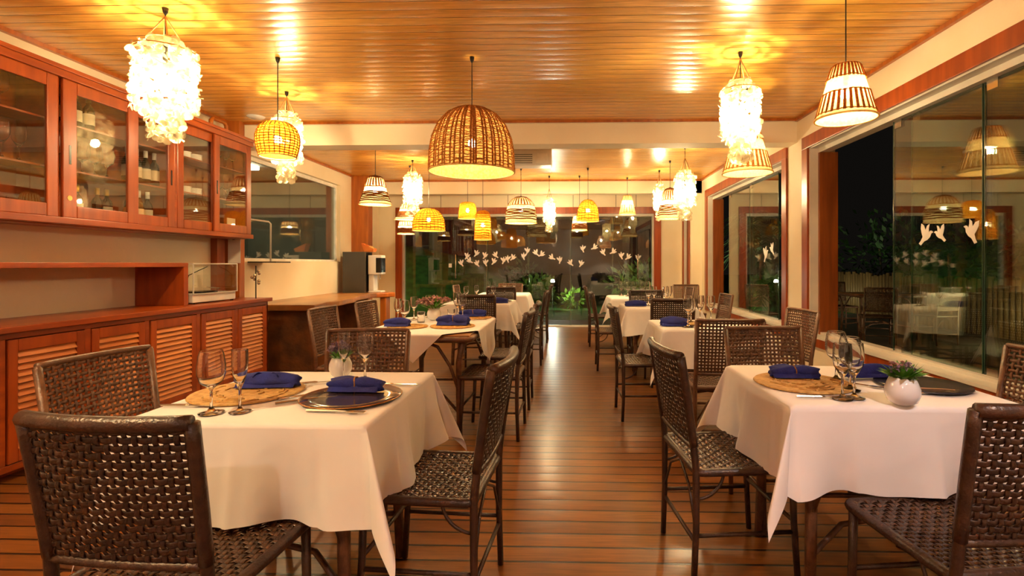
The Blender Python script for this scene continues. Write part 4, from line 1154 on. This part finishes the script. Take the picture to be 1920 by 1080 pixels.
wicker_lamp(1.56, 4.50, 2.42, 2.04, .208, 'cone', 'slat', 'cone lamp partly hidden behind the window-side shell chandelier', nr=30)
wicker_lamp(-2.53, 6.66, 2.41, 2.03, .208, 'bell', 'band', 'banded bell lamp beside the orange post', nr=22)
wicker_lamp(-2.49, 8.00, 2.22, 1.95, .235, 'bell', 'band', 'banded bell lamp just under the far shell chandelier, counter side', nr=22)
wicker_lamp(-2.84, 8.90, 2.01, 1.775, .145, 'drum', 'band', 'small low banded lamp nearest the door frame, counter side', nr=18)
wicker_lamp(-2.08, 7.60, 2.08, 1.75, .24, 'dome', 'gold', 'wide golden pot-shaped lamp next to the counter-side far chandelier', nr=26, ng=12)
wicker_lamp(-1.77, 8.98, 2.34, 2.05, .164, 'drum', 'gold', 'small plain yellow lamp between the big dome and the tall golden one', nr=20, ng=12)
wicker_lamp(-1.37, 8.20, 2.11, 1.64, .137, 'drum', 'gold', 'tall narrow golden lamp above the table after the long one', nr=20, ng=14)
wicker_lamp(-.76, 8.26, 2.34, 1.91, .254, 'dome', 'band', 'brown and white striped dome lamp in front of the glass doors', nr=26)
wicker_lamp(.32, 8.28, 2.29, 1.94, .177, 'dome', 'gold', 'bright yellow dome lamp at the aisle near the glass doors', nr=20, ng=12)
wicker_lamp(.20, 9.00, 2.12, 1.84, .135, 'drum', 'band', 'little banded lamp peeking out below the yellow dome lamp', nr=18)
wicker_lamp(1.06, 9.20, 2.48, 2.14, .153, 'cone', 'slat', 'small pale cone lamp in front of the door lintel, window side', nr=18)
wicker_lamp(1.53, 7.73, 2.39, 1.93, .20, 'bell', 'band', 'banded bell lamp between two shell chandeliers, window side', nr=22)

def shell_lamp(x, y, zt, zb, r, label, n_per=22, hc=HC, mb_=None, seed=1):
    t = thing('shell_chandelier', label, 'lamp', (x, y, hc), 0, 'capiz shell chandeliers')
    rnd = random.Random(seed); H = zt-zb
    b = MB(); d0 = Vector((0, 0, 1))
    def disc(c, R, nrm_):
        nrm_ = nrm_.normalized(); a = nrm_.cross(Vector((.2, .3, 1))).normalized(); q = nrm_.cross(a)
        K = 8
        b.add([c+R*(math.cos(2*PI*k/K)*a+math.sin(2*PI*k/K)*q)+nrm_*rnd.uniform(-.004, .004) for k in range(K)], [tuple(range(K))])
    r = r-.028
    tiers = [(.55, .02, .06), (.78, .07, .12), (.95, .12, .70), (.55, .66, .98)]
    for fr_, v0, v1 in tiers:
        rr = r*fr_; rows = max(1, int((v1-v0)*H/.030))
        for j in range(rows):
            z = zt-H*(v0+(v1-v0)*(j+.5)/rows)-hc
            n = int(n_per*fr_)
            for k in range(n):
                a = 2*PI*(k+.5*(j % 2))/n+rnd.uniform(-.08, .08); ra = rr+rnd.uniform(-.014, .014)-.012
                nn = Vector((math.cos(a), math.sin(a), 0))+Vector((rnd.uniform(-.9, .9), rnd.uniform(-.9, .9), rnd.uniform(-.7, .9)))
                disc(Vector((ra*math.cos(a), ra*math.sin(a), z+rnd.uniform(-.01, .01))), rnd.uniform(.021, .030), nn)
    o = b.build('shell_discs', M_shell, t); o['kind'] = 'stuff'
    for fr_, z in ((.55, zt-.01), (.95, zt-H*.12), (.55, zt-H*.64)):
        s = MB()
        s.tube([(r*fr_*.95*math.cos(2*PI*k/24), r*fr_*.95*math.sin(2*PI*k/24), z-hc) for k in range(24)], .004, 5, closed=True)
        s.build('hoop', M_rope, t)
    for k in range(4):
        a = PI/4+k*PI/2
        MB().tube([(0, 0, min(-.05, zt-hc+.16)), (r*.52*math.cos(a), r*.52*math.sin(a), zt-hc-.01)], .004, 5).build('rope', M_rope, t)
    cord_and_bulb(t, hc, zt-.02, zt-H*.42, m=mb_ or M_bulbs)
    return t
shell_lamp(-2.44, 3.04, 2.61, 1.99, .205, 'largest white shell chandelier, in front of the glass cabinet doors', n_per=30, seed=1)
shell_lamp(-2.53, 4.54, 2.62, 1.97, .16, 'shell chandelier behind the small golden basket lamp', n_per=24, seed=2)
shell_lamp(1.26, 3.78, 2.59, 1.98, .175, 'shell chandelier over the window-side row, before the beam', n_per=26, seed=3)
shell_lamp(-2.32, 7.58, 2.62, 1.96, .17, 'far shell chandelier on the counter side, above banded lamps', n_per=18, seed=4)
shell_lamp(-.33, 9.00, 2.42, 1.81, .14, 'shell chandelier hanging mid aisle before the glass doors', n_per=16, seed=5)
shell_lamp(1.51, 8.52, 2.58, 1.96, .13, 'narrow shell chandelier farthest along the window side', n_per=16, seed=6)
shell_lamp(1.54, 6.79, 2.49, 1.82, .175, 'round-topped shell chandelier just past the beam on the window side', n_per=20, seed=7)
# unseen lamps added above and behind the camera to light the foreground
wicker_lamp(-1.9, .75, 2.35, 1.95, .25, 'dome', 'natural', 'added woven dome fill lamp above the picture edge, cabinet side', nr=26, ng=12, mb_=M_bulbs)
wicker_lamp(1.3, .5, 2.35, 2.0, .2, 'cone', 'slat', 'added cone fill lamp above the picture edge, window side', nr=20, mb_=M_fill_bulb)
shell_lamp(-.6, -.9, 2.55, 1.95, .17, 'added shell fill lamp behind the viewpoint over the aisle', n_per=18, seed=9, mb_=M_fill_bulb)
wicker_lamp(-2.6, -1.2, 2.35, 1.95, .25, 'dome', 'natural', 'added woven dome fill lamp in the rear corner, cabinet side', nr=20, ng=10, mb_=M_fill_bulb)
wicker_lamp(1.6, -1.5, 2.35, 1.95, .25, 'dome', 'natural', 'added woven dome fill lamp in the rear corner, window side', nr=20, ng=10, mb_=M_fill_bulb)

# ================================================================= DOVE DECALS
DOVE = [(-.42, -.42), (-.28, -.5), (-.08, -.3), (.12, -.22), (.28, -.08), (.34, .08), (.46, .14), (.36, .2), (.26, .2), (.18, .12), (.16, .3), (.2, .5), (.04, .42), (-.04, .22), (-.16, .42), (-.34, .5), (-.36, .28), (-.28, .06), (-.2, -.1), (-.3, -.28)]
def dove(loc, size, axis, flip, rot, label, group=None):
    b = MB(); pts = []
    for x, y in DOVE:
        if flip: x = -x
        c, s = math.cos(rot), math.sin(rot); pts.append(((x*c-y*s)*size, (x*s+y*c)*size))
    b.prism(pts, -.0006, .0006)
    R = Matrix.Rotation(PI/2, 4, 'X')
    if axis == 'x': R = Matrix.Rotation(-PI/2, 4, 'Z') @ R
    b.xform(R)
    o = b.build('dove_decal', M_dove); o.location = loc
    return tag(o, label, 'decal', group)
gx = XR+.13-.0015
dove((gx, 3.76, 1.46), .16, 'x', False, -.1, 'white dove sticker, larger of the close pair on the big side window', 'doves on the big window')
dove((gx, 3.62, 1.46), .125, 'x', True, .1, 'smaller white dove of the close pair on the big side window', 'doves on the big window')
dove((gx, 3.345, 1.46), .15, 'x', True, -.2, 'single white dove sticker by the overlapping glass edge', 'doves on the big window')
rnd = random.Random(11)
DP = [(863, 493), (875, 480), (893, 475), (879, 489), (893, 494), (909, 492), (909, 479), (926, 490), (928, 478), (944, 488), (951, 485), (962, 483), (981, 480), (989, 470), (1004, 474), (1016, 477), (1034, 483), (1050, 487), (1069, 493), (1090, 494), (1092, 466), (1115, 464), (1130, 473), (1150, 472), (1164, 479), (1178, 482), (1195, 483)]
DP.sort()
for i, (px, py) in enumerate(DP):
    X = (px-1065)*10.24/960; Z = 1.25+(495-py)*10.24/960
    dove((X, YF+.046, Z), .14, 'y', i % 2 == 0, rnd.uniform(-.5, .5), 'white dove sticker, %s counted from the lock pane, on the glass doors' % ORD[i], 'doves on the glass doors')
dove((2.25+.098, 9.8, 1.42), .14, 'x', False, .2, 'white dove sticker on the narrow end window')
dove((XR+.128, 6.75, 1.38), .2, 'x', False, .2, 'white dove sticker, lower of two on the second side window', 'doves on the second window')
dove((XR+.128, 6.55, 1.44), .16, 'x', True, .1, 'white dove sticker, upper of two on the second side window', 'doves on the second window')

# ================================================================= TERRACE FURNITURE OUTSIDE
dup(chair_o, (4.75, 8.0, 0), math.radians(-20), 'dark chair back outside on the terrace, seen through the open window gap', 'terrace chairs')
dup(chair_o, (5.75, 8.2, 0), math.radians(15), 'dark terrace chair outside behind the first glass pane', 'terrace chairs')
dup(chair_o, (5.2, 9.9, 0), math.radians(180), 'dark terrace chair on the far side of the outdoor table', 'terrace chairs')
make_table(1.1, .8, 'dark wooden table outside on the terrace between chairs', (5.3, 8.9, 0))
